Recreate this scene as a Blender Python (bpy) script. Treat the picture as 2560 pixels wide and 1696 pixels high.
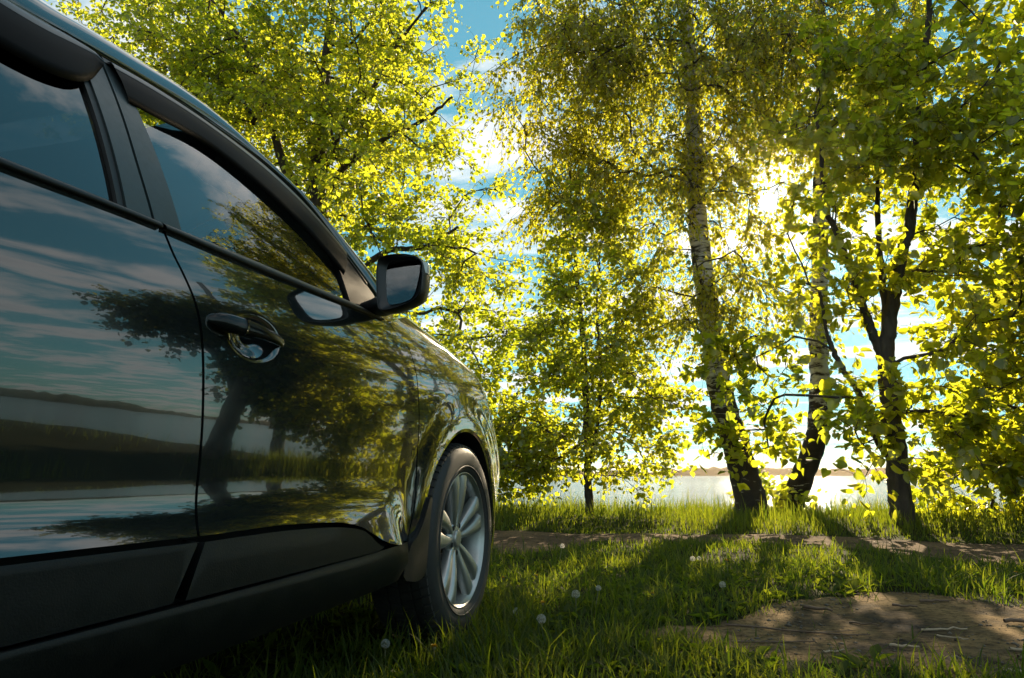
import bpy, math, random
import numpy as np
from mathutils import Vector
from mathutils.geometry import delaunay_2d_cdt

# ------------------------------------------------------------------ scene, camera, light
sc = bpy.context.scene
for o in list(bpy.data.objects):
    bpy.data.objects.remove(o)
COL = sc.collection
R = math.radians

SUN_AZ, SUN_EL = R(5.7), R(21.2)          # clockwise from +Y, above the horizon
cam_data = bpy.data.cameras.new('camera')
cam_data.sensor_width = 36.0
cam_data.lens = 24.0
cam_data.clip_start = 0.05
cam_data.clip_end = 20000.0
cam = bpy.data.objects.new('camera', cam_data)
COL.objects.link(cam)
cam.location = (0, 0, 0.588)
cam.rotation_euler = (R(90 + 11.265), 0, R(16.03))
sc.camera = cam

sun_dir = Vector((math.sin(SUN_AZ) * math.cos(SUN_EL), math.cos(SUN_AZ) * math.cos(SUN_EL), math.sin(SUN_EL)))
sl = bpy.data.lights.new('sun', 'SUN')
sl.energy = 5.0
sl.angle = R(0.53)
sl.color = (1.0, 0.80, 0.53)
sun = bpy.data.objects.new('sun', sl)
COL.objects.link(sun)
sun.rotation_euler = (-sun_dir).to_track_quat('-Z', 'Y').to_euler()
sun.location = sun_dir * 50

sc.view_settings.view_transform = 'Standard'
sc.view_settings.look = 'None'
sc.view_settings.exposure = 1.55
sc.view_settings.gamma = 1.0
sc.view_settings.use_curve_mapping = False
sc.cycles.max_bounces = 9
sc.cycles.diffuse_bounces = 5
sc.cycles.glossy_bounces = 4
sc.cycles.transmission_bounces = 4
sc.cycles.transparent_max_bounces = 12
sc.cycles.sample_clamp_indirect = 6.0
sc.cycles.caustics_reflective = False
sc.cycles.caustics_refractive = False
sc.cycles.use_denoising = True


def new_nodes(tree):
    tree.nodes.clear()
    return tree.nodes, tree.links


def N(nodes, kind, **kw):
    n = nodes.new(kind)
    for k, v in kw.items():
        if k.startswith('i_'):
            n.inputs[k[2:].replace('_', ' ')].default_value = v
        else:
            setattr(n, k, v)
    return n


def math_node(nodes, links, op, a, b=None, c=None, clamp=False):
    n = nodes.new('ShaderNodeMath')
    n.operation = op
    n.use_clamp = clamp
    for i, v in enumerate((a, b, c)):
        if v is None:
            continue
        if hasattr(v, 'is_output'):
            links.new(v, n.inputs[i])
        else:
            n.inputs[i].default_value = v
    return n.outputs[0]


def ramp(nodes, links, fac, stops):
    n = nodes.new('ShaderNodeValToRGB')
    el = n.color_ramp.elements
    while len(el) > 1:
        el.remove(el[-1])
    el[0].position, el[0].color = stops[0][0], (*stops[0][1], 1)
    for p, c in stops[1:]:
        e = el.new(p)
        e.color = (*c, 1)
    links.new(fac, n.inputs[0])
    return n.outputs[0]


def mix_rgb(nodes, links, fac, a, b, blend='MIX'):
    n = nodes.new('ShaderNodeMix')
    n.data_type = 'RGBA'
    n.blend_type = blend
    for idx, v in ((0, fac), (6, a), (7, b)):
        if hasattr(v, 'is_output'):
            links.new(v, n.inputs[idx])
        elif idx == 0:
            n.inputs[0].default_value = v
        else:
            n.inputs[idx].default_value = (*v, 1)
    return n.outputs[2]


# world: Nishita sky with broken fair-weather clouds and the sun's aureole
world = bpy.data.worlds.new('World')
sc.world = world
world.use_nodes = True
nd, lk = new_nodes(world.node_tree)
sky = N(nd, 'ShaderNodeTexSky', sky_type='NISHITA', sun_disc=False, sun_elevation=SUN_EL,
        sun_rotation=SUN_AZ, altitude=100.0, air_density=1.0, dust_density=0.08, ozone_density=1.0)
tc = nd.new('ShaderNodeTexCoord')
sep = nd.new('ShaderNodeSeparateXYZ')
lk.new(tc.outputs['Generated'], sep.inputs[0])
zc = math_node(nd, lk, 'MAXIMUM', math_node(nd, lk, 'ADD', sep.outputs[2], 0.06), 0.02)
cmb = nd.new('ShaderNodeCombineXYZ')
lk.new(math_node(nd, lk, 'DIVIDE', sep.outputs[0], zc), cmb.inputs[0])
lk.new(math_node(nd, lk, 'DIVIDE', sep.outputs[1], zc), cmb.inputs[1])
mp = N(nd, 'ShaderNodeMapping')
mp.inputs['Rotation'].default_value = (0, 0, R(35))
mp.inputs['Scale'].default_value = (1.5, 2.5, 1)
mp.inputs['Location'].default_value = (3.1, 1.7, 0)
lk.new(cmb.outputs[0], mp.inputs[0])
n1 = N(nd, 'ShaderNodeTexNoise', i_Scale=1.0, i_Detail=9.0, i_Roughness=0.58, i_Distortion=0.35)
lk.new(mp.outputs[0], n1.inputs['Vector'])
n2 = N(nd, 'ShaderNodeTexNoise', i_Scale=0.33, i_Detail=2.0)
lk.new(mp.outputs[0], n2.inputs['Vector'])
cf = math_node(nd, lk, 'ADD', n1.outputs[0], math_node(nd, lk, 'MULTIPLY', math_node(nd, lk, 'SUBTRACT', n2.outputs[0], 0.5), 0.55))
cov = ramp(nd, lk, cf, [(0.0, (0, 0, 0)), (0.47, (0, 0, 0)), (0.53, (.50, .50, .50)), (0.61, (.95, .95, .95)), (1.0, (1, 1, 1))])
cov1 = nd.new('ShaderNodeRGBToBW')
lk.new(cov, cov1.inputs[0])
SKY_TINT = (0.82, 2.02, 2.18)
skg = N(nd, 'ShaderNodeGamma', i_Gamma=0.45)
lk.new(sky.outputs[0], skg.inputs[0])
skyc = mix_rgb(nd, lk, 1.0, skg.outputs[0], SKY_TINT, 'MULTIPLY')
dotn = nd.new('ShaderNodeVectorMath')
dotn.operation = 'DOT_PRODUCT'
lk.new(tc.outputs['Generated'], dotn.inputs[0])
dotn.inputs[1].default_value = sun_dir
ca = math_node(nd, lk, 'MAXIMUM', dotn.outputs['Value'], 0.0)
# cloud brightness: thin edges brighter, forward scattering towards the sun
fwd = math_node(nd, lk, 'POWER', ca, 6.0)
cb = math_node(nd, lk, 'ADD', math_node(nd, lk, 'MULTIPLY', fwd, 0.0), 8.0)
cldark = ramp(nd, lk, cf, [(0.0, (1, 1, 1)), (0.60, (1, 0.985, 0.96)), (0.85, (0.62, 0.65, 0.68))])
cl = mix_rgb(nd, lk, 1.0, cldark, (1, 1, 1), 'MULTIPLY')
clv = nd.new('ShaderNodeVectorMath')
clv.operation = 'SCALE'
lk.new(cl, clv.inputs[0])
lk.new(cb, clv.inputs['Scale'])
mixed = mix_rgb(nd, lk, math_node(nd, lk, 'MULTIPLY', cov1.outputs[0], 0.92), skyc, clv.outputs[0])
# sun disc and its narrow aureole
ang = math_node(nd, lk, 'ARCCOSINE', math_node(nd, lk, 'MINIMUM', dotn.outputs['Value'], 1.0))
disc = math_node(nd, lk, 'MULTIPLY', math_node(nd, lk, 'LESS_THAN', ang, R(0.6)), 900.0)
aur = math_node(nd, lk, 'MULTIPLY', math_node(nd, lk, 'POWER', 2.71828, math_node(nd, lk, 'MULTIPLY', ang, -1 / R(1.8))), 9.0)
aur2 = math_node(nd, lk, 'MULTIPLY', math_node(nd, lk, 'POWER', 2.71828, math_node(nd, lk, 'MULTIPLY', ang, -1 / R(8.0))), 0.6)
glow = math_node(nd, lk, 'ADD', math_node(nd, lk, 'ADD', disc, aur), aur2)
gv = nd.new('ShaderNodeVectorMath')
gv.operation = 'SCALE'
gv.inputs[0].default_value = (1.0, 0.9, 0.66)
lk.new(glow, gv.inputs['Scale'])
tot = nd.new('ShaderNodeVectorMath')
tot.operation = 'ADD'
lk.new(mixed, tot.inputs[0])
lk.new(gv.outputs[0], tot.inputs[1])
bg = N(nd, 'ShaderNodeBackground', i_Strength=0.052)
lk.new(tot.outputs[0], bg.inputs[0])
wo = nd.new('ShaderNodeOutputWorld')
lk.new(bg.outputs[0], wo.inputs[0])

rng = np.random.default_rng(7)
random.seed(7)


# ------------------------------------------------------------------ materials
def principled(name, base, rough, metallic=0.0, **kw):
    m = bpy.data.materials.new(name)
    m.use_nodes = True
    b = m.node_tree.nodes['Principled BSDF']
    b.inputs['Base Color'].default_value = (*base, 1)
    b.inputs['Roughness'].default_value = rough
    b.inputs['Metallic'].default_value = metallic
    for k, v in kw.items():
        b.inputs[k.replace('_', ' ')].default_value = v
    return m


def add_grime(m, scale=30.0, amount=0.15, dust=(0.09, 0.075, 0.055), bump=0.0, rough_var=0.1):
    nt = m.node_tree
    b = nt.nodes['Principled BSDF']
    t = nt.nodes.new('ShaderNodeTexCoord')
    n = N(nt.nodes, 'ShaderNodeTexNoise', i_Scale=scale, i_Detail=6.0, i_Roughness=0.65)
    nt.links.new(t.outputs['Object'], n.inputs['Vector'])
    f = ramp(nt.nodes, nt.links, n.outputs[0], [(0.35, (0, 0, 0)), (0.75, (amount,) * 3)])
    bwn = nt.nodes.new('ShaderNodeRGBToBW')
    nt.links.new(f, bwn.inputs[0])
    base = tuple(b.inputs['Base Color'].default_value)[:3]
    nt.links.new(mix_rgb(nt.nodes, nt.links, bwn.outputs[0], base, dust), b.inputs['Base Color'])
    r0 = b.inputs['Roughness'].default_value
    nt.links.new(math_node(nt.nodes, nt.links, 'MULTIPLY_ADD', bwn.outputs[0], rough_var / max(amount, .01), r0), b.inputs['Roughness'])
    if bump:
        n3 = N(nt.nodes, 'ShaderNodeTexNoise', i_Scale=scale * 12, i_Detail=3.0)
        nt.links.new(t.outputs['Object'], n3.inputs['Vector'])
        bp = N(nt.nodes, 'ShaderNodeBump', i_Strength=bump, i_Distance=0.002)
        nt.links.new(n3.outputs[0], bp.inputs['Height'])
        nt.links.new(bp.outputs[0], b.inputs['Normal'])
    return m


M = {}
M['paint'] = principled('car_paint', (0.010, 0.0125, 0.0125), 0.06, 0.0, IOR=1.5, Coat_Weight=1.0, Coat_Roughness=0.012, Coat_IOR=1.70)
add_grime(M['paint'], 9.0, 0.05, (0.04, 0.036, 0.03), 0.0, 0.05)
_nt = M['paint'].node_tree
_t = _nt.nodes.new('ShaderNodeTexCoord')
_n = N(_nt.nodes, 'ShaderNodeTexNoise', i_Scale=11.0, i_Detail=2.0)
_nt.links.new(_t.outputs['Object'], _n.inputs['Vector'])
_bp = N(_nt.nodes, 'ShaderNodeBump', i_Strength=0.25, i_Distance=0.0003)
_nt.links.new(_n.outputs[0], _bp.inputs['Height'])
_nt.links.new(_bp.outputs[0], _nt.nodes['Principled BSDF'].inputs['Normal'])
_nt.links.new(_bp.outputs[0], _nt.nodes['Principled BSDF'].inputs['Coat Normal'])
M['trim'] = add_grime(principled('black_trim', (0.010, 0.011, 0.012), 0.38, 0.0, Specular_IOR_Level=0.3), 40, 0.08)
M['pillar'] = add_grime(principled('satin_pillar_trim', (0.026, 0.036, 0.039), 0.40), 60, 0.05)
M['clad'] = add_grime(principled('grey_plastic_cladding', (0.0045, 0.0055, 0.006), 0.42, 0.0, Specular_IOR_Level=0.22), 25, 0.06, bump=0.25)
M['rubber'] = add_grime(principled('black_rubber', (0.008, 0.008, 0.009), 0.5), 40, 0.1)
M['tyre'] = add_grime(principled('tyre_rubber', (0.014, 0.0135, 0.013), 0.6), 22, 0.25, (0.07, 0.06, 0.05), 0.12)
M['alloy'] = add_grime(principled('alloy', (0.46, 0.46, 0.45), 0.30, 0.85), 18, 0.25, (0.16, 0.13, 0.10), 0.0, 0.2)
M['dark'] = principled('dark_void', (0.004, 0.004, 0.004), 0.9)
M['disc'] = principled('brake_steel', (0.10, 0.09, 0.085), 0.5, 0.8)
M['seat'] = principled('seat_cloth', (0.03, 0.03, 0.032), 0.9)
M['dash'] = principled('dashboard', (0.018, 0.018, 0.019), 0.6)
M['mirror'] = principled('mirror_silver', (0.82, 0.86, 0.86), 0.01, 1.0)
M['lens'] = principled('clear_lens', (0.55, 0.55, 0.52), 0.12, 0.0, Coat_Weight=1.0)
M['bezel'] = principled('mirror_bezel', (0.010, 0.010, 0.011), 0.35)


def glass_mat(name, tint, refl=1.6):
    m = bpy.data.materials.new(name)
    m.use_nodes = True
    nd, lk = new_nodes(m.node_tree)
    fr = N(nd, 'ShaderNodeFresnel', i_IOR=refl)
    tr = nd.new('ShaderNodeBsdfTransparent')
    tr.inputs[0].default_value = (*tint, 1)
    gl = nd.new('ShaderNodeBsdfGlossy')
    gl.inputs['Roughness'].default_value = 0.004
    gl.inputs[0].default_value = (1, 1, 1, 1)
    mx = nd.new('ShaderNodeMixShader')
    lk.new(fr.outputs[0], mx.inputs[0])
    lk.new(tr.outputs[0], mx.inputs[1])
    lk.new(gl.outputs[0], mx.inputs[2])
    out = nd.new('ShaderNodeOutputMaterial')
    lk.new(mx.outputs[0], out.inputs[0])
    return m


M['glass_front'] = glass_mat('window_glass', (0.80, 0.88, 0.86), 2.1)
M['glass_rear'] = glass_mat('privacy_glass', (0.015, 0.018, 0.020), 2.0)
M['smoked'] = principled('smoked_plastic', (0.003, 0.002, 0.0015), 0.5, 0.0, Specular_IOR_Level=0.04)
M['handle'] = principled('handle_gloss_black', (0.006, 0.007, 0.0075), 0.16, 0.0, Specular_IOR_Level=0.35)
M['sail'] = principled('sail_plastic', (0.007, 0.007, 0.0075), 0.65, 0.0, Specular_IOR_Level=0.10)
M['rim_strip'] = principled('deflector_edge', (0.012, 0.013, 0.014), 0.30)


def leaf_mat(name, dark, light, tl_dark, tl_light, tfac=0.6, gloss=0.05, grough=0.4):
    m = bpy.data.materials.new(name)
    m.use_nodes = True
    nd, lk = new_nodes(m.node_tree)
    at = N(nd, 'ShaderNodeAttribute', attribute_name='tone')
    c1 = mix_rgb(nd, lk, at.outputs['Fac'], dark, light)
    c2 = mix_rgb(nd, lk, at.outputs['Fac'], tl_dark, tl_light)
    di = nd.new('ShaderNodeBsdfDiffuse')
    lk.new(c1, di.inputs[0])
    tl = nd.new('ShaderNodeBsdfTranslucent')
    lk.new(c2, tl.inputs[0])
    m1 = nd.new('ShaderNodeMixShader')
    m1.inputs[0].default_value = tfac
    lk.new(di.outputs[0], m1.inputs[1])
    lk.new(tl.outputs[0], m1.inputs[2])
    gl = nd.new('ShaderNodeBsdfGlossy')
    gl.inputs['Roughness'].default_value = grough
    m2 = nd.new('ShaderNodeMixShader')
    m2.inputs[0].default_value = gloss
    lk.new(m1.outputs[0], m2.inputs[1])
    lk.new(gl.outputs[0], m2.inputs[2])
    out = nd.new('ShaderNodeOutputMaterial')
    lk.new(m2.outputs[0], out.inputs[0])
    return m


M['leaf_alder'] = leaf_mat('alder_leaf', (.06, .085, .010), (.11, .13, .014), (.36, .46, .014), (.74, .72, .035), 0.72)
M['leaf_birch'] = leaf_mat('birch_leaf', (.06, .078, .010), (.11, .12, .014), (.38, .43, .014), (.78, .70, .03), 0.72)
M['leaf_maple'] = leaf_mat('maple_leaf', (.06, .09, .012), (.10, .13, .016), (.36, .46, .012), (.76, .72, .03), 0.72)
M['leaf_bank_shaded'] = leaf_mat('shaded_bank_leaf', (.035, .050, .010), (.060, .075, .014), (.13, .17, .012), (.30, .29, .02), 0.6)  # bank-tree leaves: weaker backlight painted in as a darker leaf colour
M['grass'] = leaf_mat('grass_blade', (.030, .055, .009), (.085, .105, .022), (.08, .14, .006), (.28, .31, .015), 0.6, 0.012, 0.5)
M['petal'] = principled('dandelion_petal', (.75, .42, .01), 0.6)
M['fluff'] = leaf_mat('seed_fluff', (.5, .49, .45), (.6, .58, .54), (.55, .53, .48), (.6, .58, .54), 0.5)
M['stem'] = principled('flower_stem', (.16, .15, .06), 0.6)


def bark_mat(name, kind):
    m = bpy.data.materials.new(name)
    m.use_nodes = True
    nt = m.node_tree
    nd, lk = nt.nodes, nt.links
    b = nd['Principled BSDF']
    b.inputs['Roughness'].default_value = 0.9
    t = nd.new('ShaderNodeTexCoord')
    mp = nd.new('ShaderNodeMapping')
    lk.new(t.outputs['Object'], mp.inputs[0])
    bp = N(nd, 'ShaderNodeBump', i_Strength=0.9, i_Distance=0.02)
    if kind == 'birch':
        mp.inputs['Scale'].default_value = (4.5, 4.5, 13)
        n = N(nd, 'ShaderNodeTexNoise', i_Scale=1.0, i_Detail=7.0, i_Roughness=0.62, i_Distortion=0.6)
        lk.new(mp.outputs[0], n.inputs['Vector'])
        fine = N(nd, 'ShaderNodeTexNoise', i_Scale=1.0, i_Detail=4.0)
        mp2 = nd.new('ShaderNodeMapping')
        mp2.inputs['Scale'].default_value = (10, 10, 75)
        lk.new(t.outputs['Object'], mp2.inputs[0])
        lk.new(mp2.outputs[0], fine.inputs['Vector'])
        sp = nd.new('ShaderNodeSeparateXYZ')
        lk.new(t.outputs['Object'], sp.inputs[0])
        # rough dark bark at the foot, white papery bark above
        foot = N(nd, 'ShaderNodeMapRange', i_From_Min=1.1, i_From_Max=2.1, i_To_Min=0.22, i_To_Max=0.0)
        lk.new(sp.outputs[2], foot.inputs[0])
        v = math_node(nd, lk, 'SUBTRACT', n.outputs[0], foot.outputs[0])
        v = math_node(nd, lk, 'MULTIPLY_ADD', math_node(nd, lk, 'SUBTRACT', fine.outputs[0], 0.5), 0.22, v)
        c = ramp(nd, lk, v, [(0.0, (.018, .013, .010)), (0.405, (.035, .025, .02)), (0.445, (.30, .27, .24)), (0.52, (.58, .55, .50)), (1, (.66, .63, .58))])
        lk.new(c, b.inputs['Base Color'])
        lk.new(v, bp.inputs['Height'])
        bp.inputs['Strength'].default_value = 0.5
    else:
        mp.inputs['Scale'].default_value = (9, 9, 2.2)
        n = N(nd, 'ShaderNodeTexNoise', i_Scale=2.0, i_Detail=8.0, i_Roughness=0.6, i_Distortion=0.4)
        lk.new(mp.outputs[0], n.inputs['Vector'])
        c = ramp(nd, lk, n.outputs[0], [(0.3, (.020, .014, .010)), (0.6, (.065, .047, .034)), (0.8, (.10, .08, .06))])
        lk.new(c, b.inputs['Base Color'])
        lk.new(n.outputs[0], bp.inputs['Height'])
    lk.new(bp.outputs[0], b.inputs['Normal'])
    return m


M['bark'] = bark_mat('dark_bark', 'dark')
M['birch_bark'] = bark_mat('birch_bark', 'birch')


def soil_mat(name, stops, scale, bump, dist=0.02):
    m = bpy.data.materials.new(name)
    m.use_nodes = True
    nt = m.node_tree
    nd, lk = nt.nodes, nt.links
    b = nd['Principled BSDF']
    b.inputs['Roughness'].default_value = 0.95
    b.inputs['Specular IOR Level'].default_value = 0.02
    t = nd.new('ShaderNodeTexCoord')
    n = N(nd, 'ShaderNodeTexNoise', i_Scale=scale, i_Detail=10.0, i_Roughness=0.68)
    lk.new(t.outputs['Object'], n.inputs['Vector'])
    c = ramp(nd, lk, n.outputs[0], stops)
    n2 = N(nd, 'ShaderNodeTexNoise', i_Scale=scale * 14, i_Detail=4.0, i_Roughness=0.7)
    lk.new(t.outputs['Object'], n2.inputs['Vector'])
    c2 = ramp(nd, lk, n2.outputs[0], [(0.36, (.35, .33, .30)), (0.5, (1, 1, 1)), (0.7, (1.12, 1.1, 1.05))])
    lk.new(mix_rgb(nd, lk, 0.85, c, c2, 'MULTIPLY'), b.inputs['Base Color'])
    hsum = math_node(nd, lk, 'MULTIPLY_ADD', n2.outputs[0], 0.4, n.outputs[0])
    bp = N(nd, 'ShaderNodeBump', i_Strength=bump, i_Distance=dist)
    lk.new(hsum, bp.inputs['Height'])
    lk.new(bp.outputs[0], b.inputs['Normal'])
    return m


M['lawn'] = soil_mat('lawn_soil', [(0.3, (.018, .017, .008)), (0.55, (.030, .036, .012)), (0.75, (.055, .050, .024))], 1.6, 0.9)
M['path'] = soil_mat('sandy_path', [(0.3, (.050, .038, .028)), (0.55, (.125, .086, .052)), (0.75, (.185, .130, .078))], 1.9, 0.8)
M['dirt'] = soil_mat('bare_dirt', [(0.34, (.034, .031, .028)), (0.45, (.082, .060, .036)), (0.54, (.165, .112, .056)), (0.75, (.23, .160, .078))], 2.3, 1.0)
M['far_wood'] = soil_mat('far_wood', [(0.3, (.020, .034, .018)), (0.7, (.045, .060, .028))], 0.05, 0.3)
M['twig'] = add_grime(principled('dry_twig', (.13, .085, .055), 0.85), 60, 0.5, (.05, .035, .025))
M['pale_twig'] = add_grime(principled('barkless_twig', (.34, .26, .17), 0.8), 60, 0.4, (.12, .09, .06))
M['stone'] = principled('clod', (.10, .082, .062), 0.95)


def water_mat():
    m = bpy.data.materials.new('lake_water')
    m.use_nodes = True
    nt = m.node_tree
    nd, lk = nt.nodes, nt.links
    b = nd['Principled BSDF']
    b.inputs['Base Color'].default_value = (.012, .030, .034, 1)
    b.inputs['Roughness'].default_value = 0.06
    b.inputs['IOR'].default_value = 1.333
    t = nd.new('ShaderNodeTexCoord')
    mp = nd.new('ShaderNodeMapping')
    mp.inputs['Scale'].default_value = (0.55, 1.5, 1)
    lk.new(t.outputs['Object'], mp.inputs[0])
    n = N(nd, 'ShaderNodeTexNoise', i_Scale=1.4, i_Detail=5.0, i_Roughness=0.6)
    lk.new(mp.outputs[0], n.inputs['Vector'])
    n2 = N(nd, 'ShaderNodeTexNoise', i_Scale=0.12, i_Detail=3.0)
    lk.new(mp.outputs[0], n2.inputs['Vector'])
    h = math_node(nd, lk, 'MULTIPLY_ADD', n2.outputs[0], 1.5, n.outputs[0])
    bp = N(nd, 'ShaderNodeBump', i_Strength=0.8, i_Distance=0.16)
    lk.new(h, bp.inputs['Height'])
    lk.new(bp.outputs[0], b.inputs['Normal'])
    return m


M['water'] = water_mat()


# ------------------------------------------------------------------ object helpers
def mesh_obj(name, verts, faces, mat, parent=None, off=(0, 0, 0), smooth=True, normals=None):
    me = bpy.data.meshes.new(name)
    V = np.asarray(verts, float) - np.asarray(off, float)
    me.from_pydata(V.tolist(), [], [tuple(int(i) for i in f) for f in faces])
    me.update()
    if smooth:
        me.polygons.foreach_set('use_smooth', np.ones(len(me.polygons), bool))
    if normals is not None:
        me.normals_split_custom_set_from_vertices([tuple(n) for n in normals])
    me.materials.append(mat)
    o = bpy.data.objects.new(name, me)
    COL.objects.link(o)
    if parent is not None:
        o.parent = parent
    return o


def big_mesh(name, V, F, mat, parent=None, tone=None, smooth=False, off=(0, 0, 0)):
    """numpy triangles or quads straight into a mesh"""
    V = (np.asarray(V, np.float32) - np.asarray(off, np.float32)).astype(np.float32)
    F = np.asarray(F, np.int32)
    k = F.shape[1]
    me = bpy.data.meshes.new(name)
    me.vertices.add(len(V))
    me.vertices.foreach_set('co', V.ravel())
    me.loops.add(F.size)
    me.loops.foreach_set('vertex_index', F.ravel())
    me.polygons.add(len(F))
    me.polygons.foreach_set('loop_start', np.arange(0, F.size, k, dtype=np.int32))
    if smooth:
        me.polygons.foreach_set('use_smooth', np.ones(len(F), bool))
    me.update(calc_edges=True)
    if tone is not None:
        a = me.attributes.new('tone', 'FLOAT', 'POINT')
        a.data.foreach_set('value', np.asarray(tone, np.float32))
    me.materials.append(mat)
    o = bpy.data.objects.new(name, me)
    COL.objects.link(o)
    if parent is not None:
        o.parent = parent
    return o


def tag(o, label=None, cat=None, group=None, kind=None):
    if label:
        o['label'] = label
    if cat:
        o['category'] = cat
    if group:
        o['group'] = group
    if kind:
        o['kind'] = kind
    return o


def empty(name, loc):
    o = bpy.data.objects.new(name, None)
    o.location = loc
    o.empty_display_size = 0.2
    COL.objects.link(o)
    return o


def smooth_noise(x, y, seed=0, scale=1.0):
    """cheap band-limited noise, about -1..1"""
    r = np.random.default_rng(seed)
    out = np.zeros_like(np.asarray(x, float))
    for _ in range(7):
        a, ph = r.uniform(0, 2 * math.pi, 2)
        f = r.uniform(0.6, 1.8) * scale
        out = out + np.sin(f * (x * math.cos(a) + y * math.sin(a)) + ph)
    return out / 3.7


def sm(a, b, x):
    t = np.clip((np.asarray(x, float) - a) / (b - a), 0, 1)
    return t * t * (3 - 2 * t)


# ------------------------------------------------------------------ ground, paths, lake
def shore_y(x):
    x = np.asarray(x, float)
    return 11.0 + 5.0 * sm(-2.5, -9.0, x) + 0.35 * np.sin(x * 0.7) + 1.0 * sm(4, 12, x) * 0


def ground_z(x, y):
    x = np.asarray(x, float)
    y = np.asarray(y, float)
    z = 0.018 * smooth_noise(x, y, 3, 1.3) + 0.012 * smooth_noise(x, y, 5, 3.5)
    z = z + 0.05 * sm(7.4, 8.6, y) * (1 - sm(12, 14, y))
    return z - 1.5 * sm(-0.2, 2.6, y - shore_y(x))


def strip_grid(xs, ys):
    X, Y = np.meshgrid(xs, ys)
    V = np.stack([X.ravel(), Y.ravel()], 1)
    nx, ny = len(xs), len(ys)
    i = np.arange(nx * ny).reshape(ny, nx)
    F = np.stack([i[:-1, :-1].ravel(), i[:-1, 1:].ravel(), i[1:, 1:].ravel(), i[1:, :-1].ravel()], 1)
    return V, F


xs = np.concatenate([[-400, -200, -100, -60, -40, -30], np.concatenate([np.linspace(-22, -4.2, 60), np.linspace(-4, 5, 91), np.linspace(5.3, 26, 70)]), [32, 42, 60, 100, 200, 400]])
ys = np.concatenate([[-500, -200, -100, -50, -30, -20, -14], np.concatenate([np.linspace(-10, .9, 40), np.linspace(1, 9, 81), np.linspace(9.2, 15, 40)]), [17, 19, 22]])
V2, Fg = strip_grid(xs, ys)
gz = ground_z(V2[:, 0], V2[:, 1])
o = big_mesh('ground', np.column_stack([V2, gz]), Fg, M['lawn'], smooth=True)
tag(o, 'dark grassy soil of the lakeside lawn', kind='structure')


def poly_sheet(name, poly, mat, res, lift, extra=None):
    """a flat irregular sheet lying 'lift' above the ground"""
    P = np.asarray(poly, float)
    x0, y0 = P.min(0)
    x1, y1 = P.max(0)
    gx, gy = np.meshgrid(np.arange(x0, x1, res), np.arange(y0, y1, res))
    pts = np.column_stack([gx.ravel(), gy.ravel()])
    pts = pts + rng.uniform(-.2, .2, pts.shape) * res
    pts = pts[inside(P, pts, res * 0.4)]
    allp = np.vstack([P, pts])
    n = len(P)
    r = delaunay_2d_cdt([Vector(p) for p in allp], [(i, (i + 1) % n) for i in range(n)], [list(range(n))], 1, 1e-6)
    Q = np.array([(v.x, v.y) for v in r[0]])
    onb = np.zeros(len(Q), bool)
    onb[:n] = True
    z = ground_z(Q[:, 0], Q[:, 1]) + np.where(onb, -.006, lift)
    if extra is not None:
        z = z + extra(Q)
    return mesh_obj(name, np.column_stack([Q, z]), r[2], mat)


def inside(P, pts, margin=0.0):
    """points inside a polygon, at least margin from its edges"""
    x, y = pts[:, 0], pts[:, 1]
    c = np.zeros(len(pts), bool)
    dmin = np.full(len(pts), 1e9)
    n = len(P)
    for i in range(n):
        a, b = P[i], P[(i + 1) % n]
        cond = ((a[1] > y) != (b[1] > y))
        with np.errstate(divide='ignore', invalid='ignore'):
            xi = (b[0] - a[0]) * (y - a[1]) / (b[1] - a[1] + 1e-15) + a[0]
        c ^= cond & (x < xi)
        d = b - a
        t = np.clip(((pts - a) @ d) / max(d @ d, 1e-12), 0, 1)
        dmin = np.minimum(dmin, np.hypot(*(pts - a - t[:, None] * d).T))
    return c & (dmin > margin)


def smooth_closed(pts, it=3):
    P = np.asarray(pts, float)
    for _ in range(it):
        Q = np.roll(P, -1, 0)
        P = np.stack([.75 * P + .25 * Q, .25 * P + .75 * Q], 1).reshape(-1, 2)
    return P


def path_near(x):
    return np.interp(x, [-14, -6, -2.1, -1.5, -1.0, -.4, .4, 1.0, 1.4, 2.0, 3, 6, 20],
                     [5.2, 5.0, 5.0, 5.3, 6.2, 6.55, 6.35, 6.2, 5.85, 5.45, 5.2, 5.1, 4.5]) + .06 * np.sin(5 * x) + .04 * np.sin(13 * x + 1)


def path_far(x):
    return 7.35 + .10 * np.sin(1.7 * x + .6) + .05 * np.sin(6 * x) + 0.25 * sm(2, 4, x)


xp = np.linspace(-13, 4.3, 190)
path_poly = np.vstack([np.column_stack([xp, path_near(xp)]), np.column_stack([xp, path_far(xp)])[::-1]])
tag(poly_sheet('dirt_path', path_poly, M['path'], 0.16, 0.006), 'sandy footpath running along the lake bank', kind='structure')
patch_poly = smooth_closed([(-.34, 2.74), (-.26, 2.98), (.05, 3.25), (.25, 3.62), (.5, 3.85), (.95, 4.05), (1.25, 3.75), (1.45, 3.55), (1.9, 3.4),
                            (2.5, 3.0), (2.4, 2.5), (1.6, 2.35), (1.05, 2.42), (.75, 2.40), (.4, 2.50), (0, 2.56)], 2)
patch_poly = patch_poly + np.column_stack([smooth_noise(patch_poly[:, 0], patch_poly[:, 1], 11, 9), smooth_noise(patch_poly[:, 0], patch_poly[:, 1], 12, 9)]) * .035
tag(poly_sheet('bare_earth', patch_poly, M['dirt'], 0.045, 0.007,
               lambda Q: .004 * smooth_noise(Q[:, 0], Q[:, 1], 21, 14)), 'bare sandy earth patch worn into the grass', kind='structure')
patch2 = smooth_closed([(1.45, 4.55), (1.7, 4.75), (2.2, 4.7), (2.3, 4.4), (1.9, 4.3)], 2)
tag(poly_sheet('bare_earth', patch2, M['dirt'], 0.06, 0.007), 'small worn spot of earth in the grass at right', kind='structure')

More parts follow.
